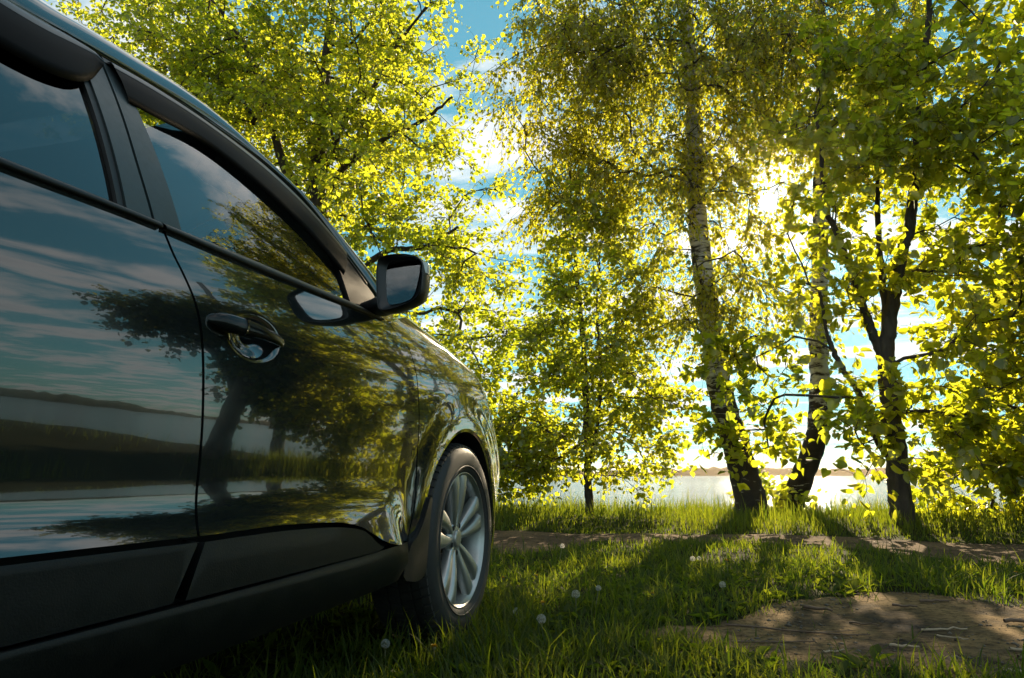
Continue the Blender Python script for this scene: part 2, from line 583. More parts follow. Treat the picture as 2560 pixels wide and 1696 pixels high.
# lake and far shore
Vl, Fl = strip_grid(np.concatenate([[-2500, -1000, -400, -150], np.linspace(-60, 60, 25), [150, 400, 1000, 2500]]),
                    np.concatenate([np.linspace(10.2, 60, 20), [100, 200, 400, 800, 1500, 2500]]))
tag(big_mesh('lake', np.column_stack([Vl, np.full(len(Vl), -0.55)]), Fl, M['water'], smooth=True),
    'rippled lake water glittering in the low sun', kind='structure')


def far_shore():
    V, F = [], []
    az = np.linspace(R(-75), R(100), 900)
    dist = 820 + 260 * np.sin(az * 2.3 + .8) + 120 * np.sin(az * 5.1)
    r = np.random.default_rng(5)
    hh = 9 + 3 * np.sin(az * 7) + 2.2 * np.sin(az * 23 + 1) + np.convolve(r.uniform(-2.5, 2.5, 900), [.3, .4, .3], 'same')
    for k, (f, dh) in enumerate([(0, -0.6), (0.4, .0), (6, .75), (18, 1.0), (60, 1.0), (200, .6)]):
        d = dist + f
        z = np.where(dh < 0, dh, .0 + dh * hh)
        V.append(np.column_stack([np.sin(az) * d, np.cos(az) * d, z]))
    V = np.vstack(V)
    n = len(az)
    for k in range(5):
        a = k * n + np.arange(n - 1)
        F.append(np.column_stack([a, a + 1, a + 1 + n, a + n]))
    return big_mesh('far_shore', V, np.vstack(F), M['far_wood'], smooth=False)


tag(far_shore(), 'low wooded shore across the lake', kind='structure')

# ------------------------------------------------------------------ the car: body surface
# s runs along the car (world y), h is height (world z), lat is the distance of the skin to the left of x = 0
_B = np.array([(.20, -12), (.36, -8), (.40, 22), (.46, 22), (.48, 20), (.50, 16), (.52, 9), (.55, 1.5), (.58, -3), (.62, -4), (.66, -3.6), (.70, -3.2),
               (.78, -2.4), (.85, -1), (.875, 0), (.89, 3), (.93, 6), (.98, 9), (1.03, 13), (1.10, 20), (1.3, 25)])
_H = np.linspace(.2, 1.3, 1101)
_T = np.tan(np.radians(np.interp(_H, _B[:, 0], _B[:, 1])))
_T = np.convolve(np.pad(_T, 12, mode='edge'), np.ones(25) / 25, 'valid')
_P = np.concatenate([[0], np.cumsum((_T[1:] + _T[:-1]) / 2 * (_H[1] - _H[0]))])
_P -= np.interp(.865, _H, _P)
_PF = np.where(_H < .58, np.interp(.58, _H, _P) + (.58 - _H) * .03 + .25 * np.maximum(0, .45 - _H) ** 2, _P)     # fenders and bumper have no flare at the foot
D0 = .893
WC = (2.492, .360)
WR = (2.492 - 2.64, .360)
XC = -1.80
H0S = np.array([1.9, 2.03, 2.16, 2.33, 2.46, 2.63, 2.76, 2.9, 3.1, 3.3])
H0V = np.array([1.07, 1.065, 1.058, 1.036, 1.012, .986, .968, .945, .91, .87])
S0H = np.array([.30, .438, .488, .588, .669, .758, .84, .90, .965, 1.0, 1.024, 1.1])
S0S = np.array([2.9, 2.9, 2.95, 3.0, 2.96, 2.896, 2.814, 2.745, 2.69, 2.64, 2.56, 2.45])
_sg = np.linspace(1.5, 3.6, 400)
_hg = np.convolve(np.pad(np.interp(_sg, H0S, H0V), 20, mode='edge'), np.ones(41) / 41, 'valid')
_h2 = np.linspace(.2, 1.3, 400)
_s2 = np.convolve(np.pad(np.interp(_h2, S0H, S0S), 12, mode='edge'), np.ones(25) / 25, 'valid')


def lat(s, h):
    s = np.asarray(s, float)
    h = np.asarray(h, float)
    kf = sm(1.84, 2.02, s) + 1 - sm(.02, .22, s)
    L = D0 + np.interp(h, _H, _P) * (1 - kf) + np.interp(h, _H, _PF) * kf + .010 * ((s - 1.3) / 1.2) ** 2
    h0 = np.interp(s, _sg, _hg)
    L = L + 11.0 * sm(1.75, 2.25, s) * np.maximum(0, h - h0) ** 2
    for wc in (WC, WR):
        r = np.hypot(s - wc[0], h - wc[1])
        L = L - .016 * (1 - sm(.43, .55, r))
    s0 = np.interp(h, _h2, _s2)
    L = L + 2.0 * np.maximum(0, s - s0) ** 2
    L = L + 1.2 * np.maximum(0, -.55 - s) ** 2
    return L


def handle_pocket(s, h):
    q = np.hypot((s - 1.185) / .088, (h - .866) / .050)
    return .024 * (1 - sm(.2, 1.05, q))


def handle_pocket_rear(s, h):
    q = np.hypot((s - .28) / .088, (h - .872) / .050)
    return .024 * (1 - sm(.2, 1.05, q))


def lat_front_door(s, h):
    return lat(s, h) + handle_pocket(s, h)


def lat_rear_door(s, h):
    return lat(s, h) + handle_pocket_rear(s, h)


GB = float(D0 + np.interp(1.03, _H, _P)) + .012


def gh(s, h):
    s = np.asarray(s, float)
    u = np.asarray(h, float) - 1.03
    return GB + .36 * u + .45 * u * np.abs(u) + .03 * np.maximum(0, s - .8) ** 2 + .02 * np.maximum(0, .3 - s) ** 2


def off(f, d):
    return lambda s, h: f(s, h) + d


def lat_clad(s, h):
    return lat(s, 0.470) - .010 * sm(.478, .462, h) - .004 + .05 * np.maximum(0, .40 - np.asarray(h, float))


def lat_sill(s, h):
    h = np.asarray(h, float)
    u = np.clip((.385 - h) / .12, 0, 1.5)
    return lat(s, .470) - .020 + .012 * (1 - sm(0, .10, u)) + .045 * u ** 2 - .012 * sm(.02, .16, u)


CAR = empty('parked_car', (XC, 1.17, 0))
CO = (XC, 1.17, 0)
tag(CAR, 'dark glossy family car parked on the grass, its doors mirroring sky and lake', 'car')


def resample(P, n, closed=False):
    P = np.asarray(P, float)
    d = np.concatenate([[0], np.cumsum(np.hypot(*np.diff(P, axis=0).T))])
    t = np.linspace(0, d[-1], n)
    return np.column_stack([np.interp(t, d, P[:, k]) for k in range(P.shape[1])])


def cr(P, k=8):
    """Catmull-Rom through the points"""
    P = np.asarray(P, float)
    if len(P) < 3:
        return resample(P, max(2, k))
    Q = np.vstack([2 * P[0] - P[1], P, 2 * P[-1] - P[-2]])
    out = []
    for i in range(1, len(Q) - 2):
        for t in np.arange(k) / k:
            a, b, c, d = Q[i - 1], Q[i], Q[i + 1], Q[i + 2]
            out.append(.5 * ((2 * b) + (c - a) * t + (2 * a - 5 * b + 4 * c - d) * t * t + (3 * b - a - 3 * c + d) * t ** 3))
    out.append(P[-1])
    return np.array(out)


def loop(*curves):
    """join open (s, h) curves into one closed polygon"""
    P = np.vstack(curves)
    keep = [0]
    for i in range(1, len(P)):
        if np.hypot(*(P[i] - P[keep[-1]])) > 1e-4:
            keep.append(i)
    if np.hypot(*(P[keep[0]] - P[keep[-1]])) < 1e-4:
        keep.pop()
    return P[keep]


def mirror_copy(o):
    me = o.data.copy()
    n = len(me.vertices)
    co = np.empty(n * 3, np.float32)
    me.vertices.foreach_get('co', co)
    co = co.reshape(-1, 3)
    nr = np.empty(len(me.loops) * 3, np.float32)
    me.corner_normals.foreach_get('vector', nr)
    nr = nr.reshape(-1, 3)
    faces = [tuple(reversed(p.vertices)) for p in me.polygons]
    order = np.concatenate([np.arange(p.loop_start, p.loop_start + p.loop_total)[::-1] for p in me.polygons])
    co[:, 0] *= -1
    m2 = bpy.data.meshes.new(o.name)
    m2.from_pydata(co.tolist(), [], faces)
    m2.update()
    m2.polygons.foreach_set('use_smooth', np.ones(len(faces), bool))
    nr2 = nr[order]
    nr2[:, 0] *= -1
    m2.normals_split_custom_set([tuple(v) for v in nr2])
    for mt in o.data.materials:
        m2.materials.append(mt)
    c = bpy.data.objects.new(o.name.split('.')[0], m2)
    COL.objects.link(c)
    return c


PAIRS = {}


def panel(name, poly, f, mat, parent=None, res=.03, skirt=.02, fine=None, both=True):
    """a body panel: region poly of the surface f, with returned edges"""
    parent = parent or CAR
    P = np.asarray(poly, float)
    lo, hi = P.min(0), P.max(0)
    gx, gy = np.meshgrid(np.arange(lo[0] + res / 2, hi[0], res), np.arange(lo[1] + res / 2, hi[1], res))
    pts = np.column_stack([gx.ravel(), gy.ravel()])
    if fine:
        (a, b), (c, d), fr = fine
        keep = ~((pts[:, 0] > a) & (pts[:, 0] < b) & (pts[:, 1] > c) & (pts[:, 1] < d))
        fx, fy = np.meshgrid(np.arange(a, b, fr), np.arange(c, d, fr))
        pts = np.vstack([pts[keep], np.column_stack([fx.ravel(), fy.ravel()])])
    pts = pts[inside(P, pts, res * .3)] if len(pts) else pts
    n = len(P)
    allp = np.vstack([P, pts]) if len(pts) else P
    r = delaunay_2d_cdt([Vector(p) for p in allp], [(i, (i + 1) % n) for i in range(n)], [list(range(n))], 1, 1e-7)
    Q = np.array([(v.x, v.y) for v in r[0]])
    tri = [tuple(t) for t in r[2]]
    # face the outside (+x)
    def orient(t):
        a, b, c = Q[t[0]], Q[t[1]], Q[t[2]]
        return ((b[0] - a[0]) * (c[1] - a[1]) - (b[1] - a[1]) * (c[0] - a[0])) > 0
    tri = [t if orient(t) else tuple(reversed(t)) for t in tri]
    L = f(Q[:, 0], Q[:, 1])
    e = .002
    ds = (f(Q[:, 0] + e, Q[:, 1]) - f(Q[:, 0] - e, Q[:, 1])) / (2 * e)
    dh = (f(Q[:, 0], Q[:, 1] + e) - f(Q[:, 0], Q[:, 1] - e)) / (2 * e)
    nr = np.column_stack([np.ones(len(Q)), ds, dh])
    nr /= np.linalg.norm(nr, axis=1)[:, None]
    V = np.column_stack([-L, Q])
    faces = list(tri)
    if skirt:
        LP = f(P[:, 0], P[:, 1])
        ar = .5 * np.sum(P[:, 0] * np.roll(P[:, 1], -1) - np.roll(P[:, 0], -1) * P[:, 1])
        tng = np.roll(P, -1, 0) - np.roll(P, 1, 0)
        nn = np.column_stack([tng[:, 1], -tng[:, 0]]) * (1 if ar > 0 else -1)
        nn /= np.linalg.norm(nn, axis=1)[:, None] + 1e-12
        b0 = len(V)
        V = np.vstack([V, np.column_stack([-LP, P]), np.column_stack([-(LP + skirt), P - nn * skirt * .15])])
        n3 = np.column_stack([np.zeros(n), nn])
        nr = np.vstack([nr, n3, n3])
        for i in range(n):
            j = (i + 1) % n
            q = (b0 + i, b0 + j, b0 + n + j, b0 + n + i)
            faces.append(q if ar < 0 else tuple(reversed(q)))
    o = mesh_obj(name, V, faces, mat, parent, CO, True, nr)
    if both:
        c = mirror_copy(o)
        c.parent = PAIRS.get(parent, parent)
        PAIRS[o] = c
    return o


G = .0035   # half a shut line
gapB = cr([(0.931, 1.016), (0.953, 0.976), (0.978, 0.943), (1.006, 0.902), (1.026, 0.857), (1.039, 0.810), (1.050, 0.754), (1.060, 0.69), (1.065, 0.645), (1.069, 0.600),
           (1.070, 0.550), (1.070, 0.512), (1.069, 0.480)], 5)
gapF = cr([(1.846, 1.041), (1.877, 1.020), (1.922, 1.003), (1.962, 0.985), (1.997, 0.935), (2.019, 0.871), (2.036, 0.807), (2.046, 0.759), (2.050, 0.694), (2.047, 0.618),
           (2.036, 0.517), (2.018, 0.447), (1.998, 0.392)], 5)
belt = cr([(0.05, .965), (.3, .985), (0.640, 1.000), (0.786, 1.008), (0.927, 1.014), (1.158, 1.017), (1.416, 1.026), (1.715, 1.038), (1.840, 1.042)], 6)
belt_h = lambda s: np.interp(s, belt[:, 0], belt[:, 1])
doorlow = cr([(0.05, .483), (0.707, 0.482), (1.066, 0.480), (1.183, 0.481), (1.331, 0.482), (1.551, 0.473), (1.656, 0.456), (1.715, 0.432), (1.774, 0.408), (1.850, 0.394), (1.99, .392)], 6)
cut = lambda C, a, b: C[(C[:, 0] >= a) & (C[:, 0] <= b)]
sh = lambda C, dx: C + np.array([dx, 0])

# rear door
rear_left = np.array([(.05 + G, .483), (.02 + G, .62), (-.0 + G, .72), (.02, .9), (.05 + G, .965)])
rear_left = np.array([(.30, .483), (.285, .60), (.21, .72), (.10, .82), (.05, .90), (.05, .965)])
poly = loop(sh(cr(rear_left, 6), G), cut(belt, .06, .924), sh(gapB, -G), cut(doorlow, .31, 1.06)[::-1])
rear_door = panel('rear_door', poly, lat_rear_door, M['paint'], res=.03, fine=((.17, .39), (.80, .93), .008))
# front door
poly = loop(sh(gapB, G)[::-1], cut(belt, .94, 1.838), sh(gapF, -G), cut(doorlow, 1.08, 1.985)[::-1])
front_door = panel('front_door', poly, lat_front_door, M['paint'], res=.03, fine=((1.08, 1.29), (.80, .93), .004))

# cladding on the lower doors
ct = cr([(0.33, .474), (0.706, 0.473), (1.029, 0.471), (1.05, 0.470)], 6)
poly = loop(ct, np.array([(1.05, .468), (1.000, .377)]), np.array([(.6, .372), (.33, .372)]))
panel('cladding', poly, lat_clad, M['clad'], rear_door, res=.035, skirt=.03)
cf_ = cr([(1.072, .470), (1.179, 0.471), (1.327, 0.471), (1.505, 0.465), (1.630, 0.452), (1.690, 0.434), (1.735, 0.410), (1.785, 0.392)], 6)
poly = loop(cf_, np.array([(1.75, .386), (1.3, .380), (1.03, .377)]))
panel('cladding', poly, lat_clad, M['clad'], front_door, res=.035, skirt=.03)

# sill
poly = loop(cr([(.30, .366), (0.695, 0.370), (1.271, 0.376), (1.985, 0.388)], 8), np.array([(1.95, .33), (1.925, .285)]), cr([(1.876, .284), (1.39, .270), (0.972, .262), (.30, .255)], 8))
panel('sill', poly, lat_sill, M['clad'], res=.03, skirt=.06)


# fender with its wheel arch
def arc(c, r, a0, a1, n=40):
    t = np.radians(np.linspace(a0, a1, n))
    return np.column_stack([c[0] + r * np.cos(t), c[1] + r * np.sin(t)])


RA = .402
top_edge = np.column_stack([np.linspace(1.86, 2.60, 30), np.interp(np.linspace(1.86, 2.60, 30), _sg, _hg) + np.interp(np.linspace(1.86, 2.60, 30), [1.86, 2.0, 2.2, 2.6], [-.02, .03, .062, .070])])
bump_line = cr([(2.62, 1.045), (2.74, .98), (2.80, .90), (2.78, .82), (2.70, .745), (2.663, .724)], 6)
poly = loop(sh(gapF, G)[::-1], top_edge, bump_line, arc(WC, RA, 64.8, 178, 60), np.array([(2.01, .375)]))
fender = panel('fender', poly, lat, M['paint'], res=.025, skirt=.03)
# bumper corner
bl2 = sh(bump_line, 2 * G)
poly = loop(arc(WC, RA, 63, -12, 40), np.array([(2.93, .27), (3.15, .25), (3.28, .26)]), np.array([(3.30, .5), (3.26, .75), (3.14, .88), (2.98, .965), (2.75, 1.0)]), bl2[2:])
bumper = panel('front_bumper', poly, lat, M['paint'], res=.03, skirt=.03)
# arch lip
def strip_obj(name, rows, mat, parent=None, both=True, closed=False):
    """lofted rows of 3D points"""
    V = np.vstack(rows)
    n = len(rows[0])
    F = []
    for k in range(len(rows) - 1):
        for i in range(n - 1):
            F.append((k * n + i, k * n + i + 1, (k + 1) * n + i + 1, (k + 1) * n + i))
    o = mesh_obj(name, V, F, mat, parent or CAR, CO, True)
    if both:
        c = mirror_copy(o)
        c.parent = PAIRS.get(parent, parent) if parent else CAR
        PAIRS[o] = c
    return o


def to3(Q, f, d=0.0):
    Q = np.asarray(Q, float)
    return np.column_stack([-(f(Q[:, 0], Q[:, 1]) + d), Q])


for wc, par in ((WC, fender),):
    a = arc(wc, RA, 190, -8, 70)
    b = arc(wc, RA - .012, 190, -8, 70)
    rows = [to3(a, lat, .001), to3(b, lat, .004), to3(b, lat, .05), to3(arc(wc, RA + .02, 190, -8, 70), lat, .09), to3(arc(wc, RA + .02, 190, -8, 70), lat, .34)]
    strip_obj('wheel_arch_liner', rows[1:], M['dark'], par)
    strip_obj('arch_lip', rows[:2], M['paint'], par)
# mud flap behind the front wheel
def lat_flap(s, h):
    return .8885 + .06 * np.maximum(0, 2.0 - np.asarray(s, float)) + .02 * np.maximum(0, .34 - np.asarray(h, float))


poly = loop(cr([(1.945, .295), (1.962, .34), (1.992, .382), (2.035, .405), (2.08, .445), (2.125, .512), (2.142, .515)], 6), cr([(2.146, .505), (2.130, .44), (2.118, .36), (2.108, .295), (2.09, .274), (2.04, .267), (1.965, .278)], 6))
panel('mud_flap', poly, lat_flap, M['clad'], res=.03, skirt=.05)

# greenhouse ---------------------------------------------------
belt_top = lambda s: np.interp(s, [.05, .3, .645, .796, .922, 1.21, 1.425, 1.615, 1.803, 1.9], [.985, 1.0, 1.014, 1.022, 1.027, 1.043, 1.053, 1.064, 1.071, 1.072])


def trim_strip(a, b, parent):
    s = np.linspace(a, b, 50)
    lo, hi = belt_h(s) - .001, belt_top(s) + .002
    rows = []
    for w, d in ((0, .004), (.04, -.010), (.5, -.014), (.85, -.010), (1, .010), (1, .03)):
        h = lo + (hi - lo) * w
        base = lat(s, lo) * (1 - w) + gh(s, hi) * w
        rows.append(np.column_stack([-(base + d), s, h]))
    return strip_obj('belt_trim', rows, M['trim'], parent)


trim_strip(.06, .923, rear_door)
trim_strip(.931, 1.80, front_door)
Ucurve = cr([(-1.0, 1.24), (-.5, 1.30), (0, 1.335), (.4, 1.345), (0.727, 1.357), (0.934, 1.403), (1.038, 1.424), (1.183, 1.444), (1.326, 1.450), (1.47, 1.445), (1.58, 1.42), (1.653, 1.392), (1.765, 1.318), (1.863, 1.235), (1.95, 1.155)], 6)
# fix the steep step behind the B pillar so that the roof line runs smoothly
Ucurve = cr([(-1.0, 1.26), (-.5, 1.31), (0, 1.340), (.4, 1.355), (0.727, 1.368), (0.934, 1.403), (1.038, 1.421), (1.183, 1.442), (1.326, 1.450), (1.47, 1.445), (1.58, 1.42), (1.653, 1.392), (1.765, 1.318), (1.863, 1.235), (1.95, 1.155)], 6)
U_h = lambda s: np.interp(s, Ucurve[:, 0], Ucurve[:, 1])
Uo = lambda a, b, d=0.0, n=30: np.column_stack([np.linspace(a, b, n), U_h(np.linspace(a, b, n)) + d])
bt = lambda a, b, n=20: np.column_stack([np.linspace(a, b, n), belt_top(np.linspace(a, b, n))])
gapU = cr([(0.924, 1.030), (0.919, 1.139), (0.925, 1.247), (0.934, 1.345), (0.943, 1.400)], 6)
# rear door glass, its seal and the rear half of the B pillar
rg_r = cr([(0.850, 1.026), (.853, 1.15), (0.859, 1.297), (.868, 1.375)], 5)
panel('window_glass', loop(bt(.12, .850), rg_r, Uo(.12, .868, -.012)[::-1]), off(gh, .012), M['glass_rear'], rear_door, res=.06, skirt=0)
panel('window_seal', loop(bt(.850, .863, 3), sh(rg_r, .014), rg_r[::-1]), off(gh, .004), M['rubber'], rear_door, res=.05, skirt=.012)
panel('pillar_trim', loop(bt(.865, .921, 4), sh(gapU, -G), sh(rg_r, .015)[::-1]), gh, M['pillar'], rear_door, res=.03, skirt=.02)
panel('door_frame', loop(Uo(.12, .938, -.014), Uo(.12, .938, -.002)[::-1]), off(gh, -.002), M['trim'], rear_door, res=.05, skirt=.03)
# front door
fg_l = cr([(0.994, 1.033), (.989, 1.119), (.985, 1.212), (.984, 1.306), (.982, 1.40)], 5)
panel('pillar_trim', loop(bt(.929, .993, 4), fg_l, sh(gapU, G)[::-1]), gh, M['pillar'], front_door, res=.03, skirt=.02)
fg_r = cr([(1.690, 1.068), (1.70, 1.16), (1.715, 1.25), (1.735, 1.33)], 5)
panel('window_glass', loop(bt(.992, 1.690), fg_r, Uo(.982, 1.735, -.012)[::-1], fg_l[::-1][1:]), off(gh, .012), M['glass_front'], front_door, res=.06, skirt=0)
panel('door_frame', loop(Uo(.948, 1.90, -.016, 50), Uo(.948, 1.90, -.002, 50)[::-1]), off(gh, -.002), M['trim'], front_door, res=.05, skirt=.03)
# black sail panel in front of the glass
sail_top = Uo(1.74, 1.93, -.017)
panel('mirror_sail', loop(bt(1.690, 1.885), np.array([(1.93, 1.12)]), sail_top[::-1], fg_r[::-1]), off(gh, .002), M['sail'], front_door, res=.03, skirt=.02)


# wind deflectors over the side windows
def deflector(parent, top, low, out):
    n = 40
    T, Lw = resample(cr(top, 6), n), resample(cr(low, 6), n)
    rows = []
    for w, d in ((0, -.002), (.06, -.7), (.2, -1.0), (.5, -.92), (.8, -.55), (1, -.2), (1, -.05)):
        Q = T * (1 - w) + Lw * w
        rows.append(np.column_stack([-(gh(Q[:, 0], Q[:, 1]) + d * out), Q]))
    return strip_obj('wind_deflector', rows, M['smoked'], parent)


def defl_lip(parent, top, low, w0, w1, out):
    n = 40
    T, Lw = resample(cr(top, 6), n), resample(cr(low, 6), n)
    rows = []
    for w, d in ((w0 - .03, -.2), (w0, -1.0), ((w0 + w1) / 2, -1.12), (w1, -1.02)):
        Q = T * (1 - w) + Lw * w
        rows.append(np.column_stack([-(gh(Q[:, 0], Q[:, 1]) + d * out), Q]))
    return strip_obj('deflector_rim', rows, M['rim_strip'], parent)


dt = [(.12, 1.338), (.4, 1.346), (.727, 1.362), (.85, 1.382), (.915, 1.388), (.928, 1.375)]
dl = [(.12, 1.235), (.4, 1.230), (.69, 1.232), (.80, 1.250), (.865, 1.288), (.918, 1.350)]
deflector(rear_door, dt, dl, .014)
defl_lip(rear_door, dt, dl, .03, .20, .014)
dt = [(.952, 1.392), (1.05, 1.412), (1.19, 1.430), (1.33, 1.436), (1.47, 1.43), (1.58, 1.405), (1.66, 1.37), (1.76, 1.30), (1.80, 1.265)]
dl = [(.962, 1.300), (1.05, 1.312), (1.19, 1.334), (1.30, 1.326), (1.40, 1.304), (1.49, 1.276), (1.58, 1.242), (1.66, 1.195), (1.71, 1.162)]
deflector(front_door, dt, dl, .014)
defl_lip(front_door, dt, dl, .02, .17, .014)

# cant rail, roof and A pillar
silc = cr([(-1.0, -1.13, 1.36), (-.5, -1.15, 1.41), (0, -1.165, 1.445), (.4, -1.168, 1.458), (0.847, -1.17, 1.468), (0.929, -1.175, 1.480), (1.122, -1.195, 1.511), (1.246, -1.2, 1.523), (1.357, -1.198, 1.520),
           (1.449, -1.19, 1.501), (1.508, -1.18, 1.478), (1.624, -1.15, 1.430), (1.75, -1.11, 1.364), (1.83, -1.09, 1.321), (1.914, -1.07, 1.274), (1.988, -1.05, 1.231), (2.06, -1.03, 1.18)], 6)
nS = 110
SIL = resample(silc[:, [1, 0, 2]], nS)          # x, s, h
UU = resample(to3(Ucurve, gh, 0), nS)
inner = lambda w, b: UU * (1 - w) + SIL * w + np.array([b, 0, b * .8])
rows = [UU + np.array([-.02, 0, -.004]), UU + np.array([-.001, 0, .002]), inner(.15, .006), inner(.4, .012), inner(.62, .011), inner(.74, .006)]
strip_obj('cant_rail', rows, M['paint'])
rows = [inner(.75, .004), inner(.77, -.012), inner(.80, -.012), inner(.81, .001)]
strip_obj('roof_groove', rows, M['rubber'])
edge_in = SIL + np.array([-.035, 0, .018])
strip_obj('roof_edge', [inner(.815, .003), inner(.92, .003), SIL, SIL + np.array([-.015, 0, .010]), edge_in], M['paint'])
# roof skin between the two rails and windscreen between the A pillars
iroof = int(np.argmin(np.abs(SIL[:, 1] - 1.36)))
rows = []
for w in np.linspace(0, 1, 12):
    e = edge_in[:iroof + 1].copy()
    x = e[:, 0] * (1 - w) + XC * w
    h = e[:, 2] + (.085 + .0 * e[:, 1]) * (1 - (1 - w) ** 2)
    rows.append(np.column_stack([x, e[:, 1] + .05 * w * sm(1.0, 1.36, e[:, 1]), h]))
roof = strip_obj('roof', rows, M['paint'])
rows = []
for w in np.linspace(0, 1, 12):
    e = edge_in[iroof + 1:].copy()
    x = e[:, 0] * (1 - w) + XC * w
    bow = (1 - (1 - w) ** 2)
    rows.append(np.column_stack([x, e[:, 1] + .12 * bow, e[:, 2] + .06 * bow]))
strip_obj('windscreen', rows, M['glass_front'])
# hood from the fender tops to the middle
te = np.vstack([top_edge, bump_line[:3]])
rows = []
for w in np.linspace(0, 1, 12):
    e = to3(te, lat, 0.002)
    bow = 1 - (1 - w) ** 2.2
    rows.append(np.column_stack([e[:, 0] * (1 - w) + XC * w, e[:, 1] + bow * np.linspace(.10, .42, len(te)), e[:, 2] + bow * np.linspace(.06, .02, len(te))]))
strip_obj('hood', rows, M['paint'])
# front end: from the bumper corner round to the centre
fe = np.array([(3.28, .26), (3.30, .5), (3.26, .75), (3.14, .88), (2.98, .965), (2.75, 1.0)])
fe = resample(fe, 20)
rows = []
for w in np.linspace(0, 1, 10):
    e = to3(fe, lat, .0)
    bow = 1 - (1 - w) ** 2
    rows.append(np.column_stack([e[:, 0] * (1 - w) + XC * w, e[:, 1] + bow * .22, e[:, 2]]))
strip_obj('front_end', rows, M['paint'])
# little gloss-black cowl corner between fender and A pillar
panel('cowl_trim', loop(np.array([(1.83, 1.075), (1.86, 1.047), (1.93, 1.018), (1.99, 1.035), (2.04, 1.10), (1.98, 1.15), (1.92, 1.13)])), off(gh, -.004), M['paint'], fender, res=.02, skirt=.02)

# rear quarter, tail and inner shell (behind the camera's view, plain)
poly = loop(np.array([(.05, .965), (.05, .90), (.10, .82), (.21, .72), (.25, .63)]), arc(WR, RA, 42, 190, 40), np.array([(-.62, .30), (-1.05, .32), (-1.12, .6), (-1.10, .95), (-.5, .96)]))
quarter = panel('quarter_panel', poly, lat, M['paint'], res=.05, skirt=.02)
panel('quarter_pillar', loop(np.array([(.1, 1.0), (.1, 1.325), (-.5, 1.30), (-1.0, 1.25), (-1.08, .99), (-.5, .985)])), gh, M['paint'], quarter, res=.08, skirt=.02)
rows = []
tl_ = np.array([(-1.05, .32), (-1.12, .6), (-1.10, .95), (-1.05, 1.15), (-1.0, 1.36)])
for w in np.linspace(0, 1, 8):
    e = np.array([(-(float(lat(a, b)) if b < 1 else float(gh(a, b))), a, b) for a, b in tl_])
    bow = 1 - (1 - w) ** 2
    rows.append(np.column_stack([e[:, 0] * (1 - w) + XC * w, e[:, 1] - .1 * bow, e[:, 2] + bow * np.array([0, 0, 0, .02, .07])]))
strip_obj('tailgate', rows, M['paint'])
# floor pan and inner door skins keep the light out of the shut lines
def box(a, b, mat, name, parent=CAR, bev=0.0):
    (x0, y0, z0), (x1, y1, z1) = a, b
    V = [(x, y, z) for x in (x0, x1) for y in (y0, y1) for z in (z0, z1)]
    F = [(0, 1, 3, 2), (4, 6, 7, 5), (0, 4, 5, 1), (2, 3, 7, 6), (0, 2, 6, 4), (1, 5, 7, 3)]
    o = mesh_obj(name, V, F, mat, parent, CO, False)
    if bev:
        md = o.modifiers.new('bevel', 'BEVEL')
        md.width = bev
        md.segments = 4
        o.data.polygons.foreach_set('use_smooth', np.ones(6, bool))
    return o


box((-2.64, .02, .27), (-.96, 2.02, .34), M['dark'], 'floor_pan')
box((-2.35, 1.95, .30), (-1.25, 3.15, .85), M['dark'], 'engine_block')
box((-2.35, -1.0, .30), (-1.25, .1, .62), M['dark'], 'rear_floor')
rows = [np.column_stack([-(lat(np.linspace(.08, 2.03, 60), h) + .075), np.linspace(.08, 2.03, 60), np.full(60, h)]) for h in (.27, .4, .48, .6, .8, .95, 1.0)]
strip_obj('inner_door_skin', rows, M['dark'])

# interior
box((-2.60, 1.62, .60), (-1.05, 1.98, 1.035), M['dash'], 'dashboard', bev=.05)
def seat(xc):
    sr = empty('seat', (0, 0, 0))
    sr.parent = CAR
    def blob(name, secs):
        rows = []
        for (y, z, w, d, tilt) in secs:
            t = np.linspace(0, 2 * math.pi, 21)
            cx = np.sign(np.cos(t)) * np.abs(np.cos(t)) ** .5 * w
            cy = np.sign(np.sin(t)) * np.abs(np.sin(t)) ** .5 * d
            rows.append(np.column_stack([xc + cx, y + cy, np.full(21, z) + cy * tilt]))
        V = np.vstack(rows)
        n = 21
        F = [(k * n + i, k * n + i + 1, (k + 1) * n + i + 1, (k + 1) * n + i) for k in range(len(rows) - 1) for i in range(n - 1)]
        F += [tuple(range(n - 1))[::-1], tuple((len(rows) - 1) * n + i for i in range(n - 1))]
        mesh_obj(name, V, F, M['seat'], sr, CO)
    blob('backrest', [(.95, .50, .22, .06, 0), (.92, .70, .25, .08, 0), (.86, .95, .24, .07, 0), (.82, 1.10, .19, .05, 0), (.81, 1.12, .14, .03, 0)])
    blob('headrest', [(.80, 1.14, .03, .02, 0), (.79, 1.17, .12, .04, 0), (.77, 1.25, .13, .05, 0), (.76, 1.31, .11, .04, 0), (.76, 1.33, .06, .02, 0)])
    blob('cushion', [(1.15, .42, .24, .24, .1), (1.15, .52, .25, .26, .1), (1.15, .56, .22, .22, .1)])
seat(-1.42)
seat(-2.18)
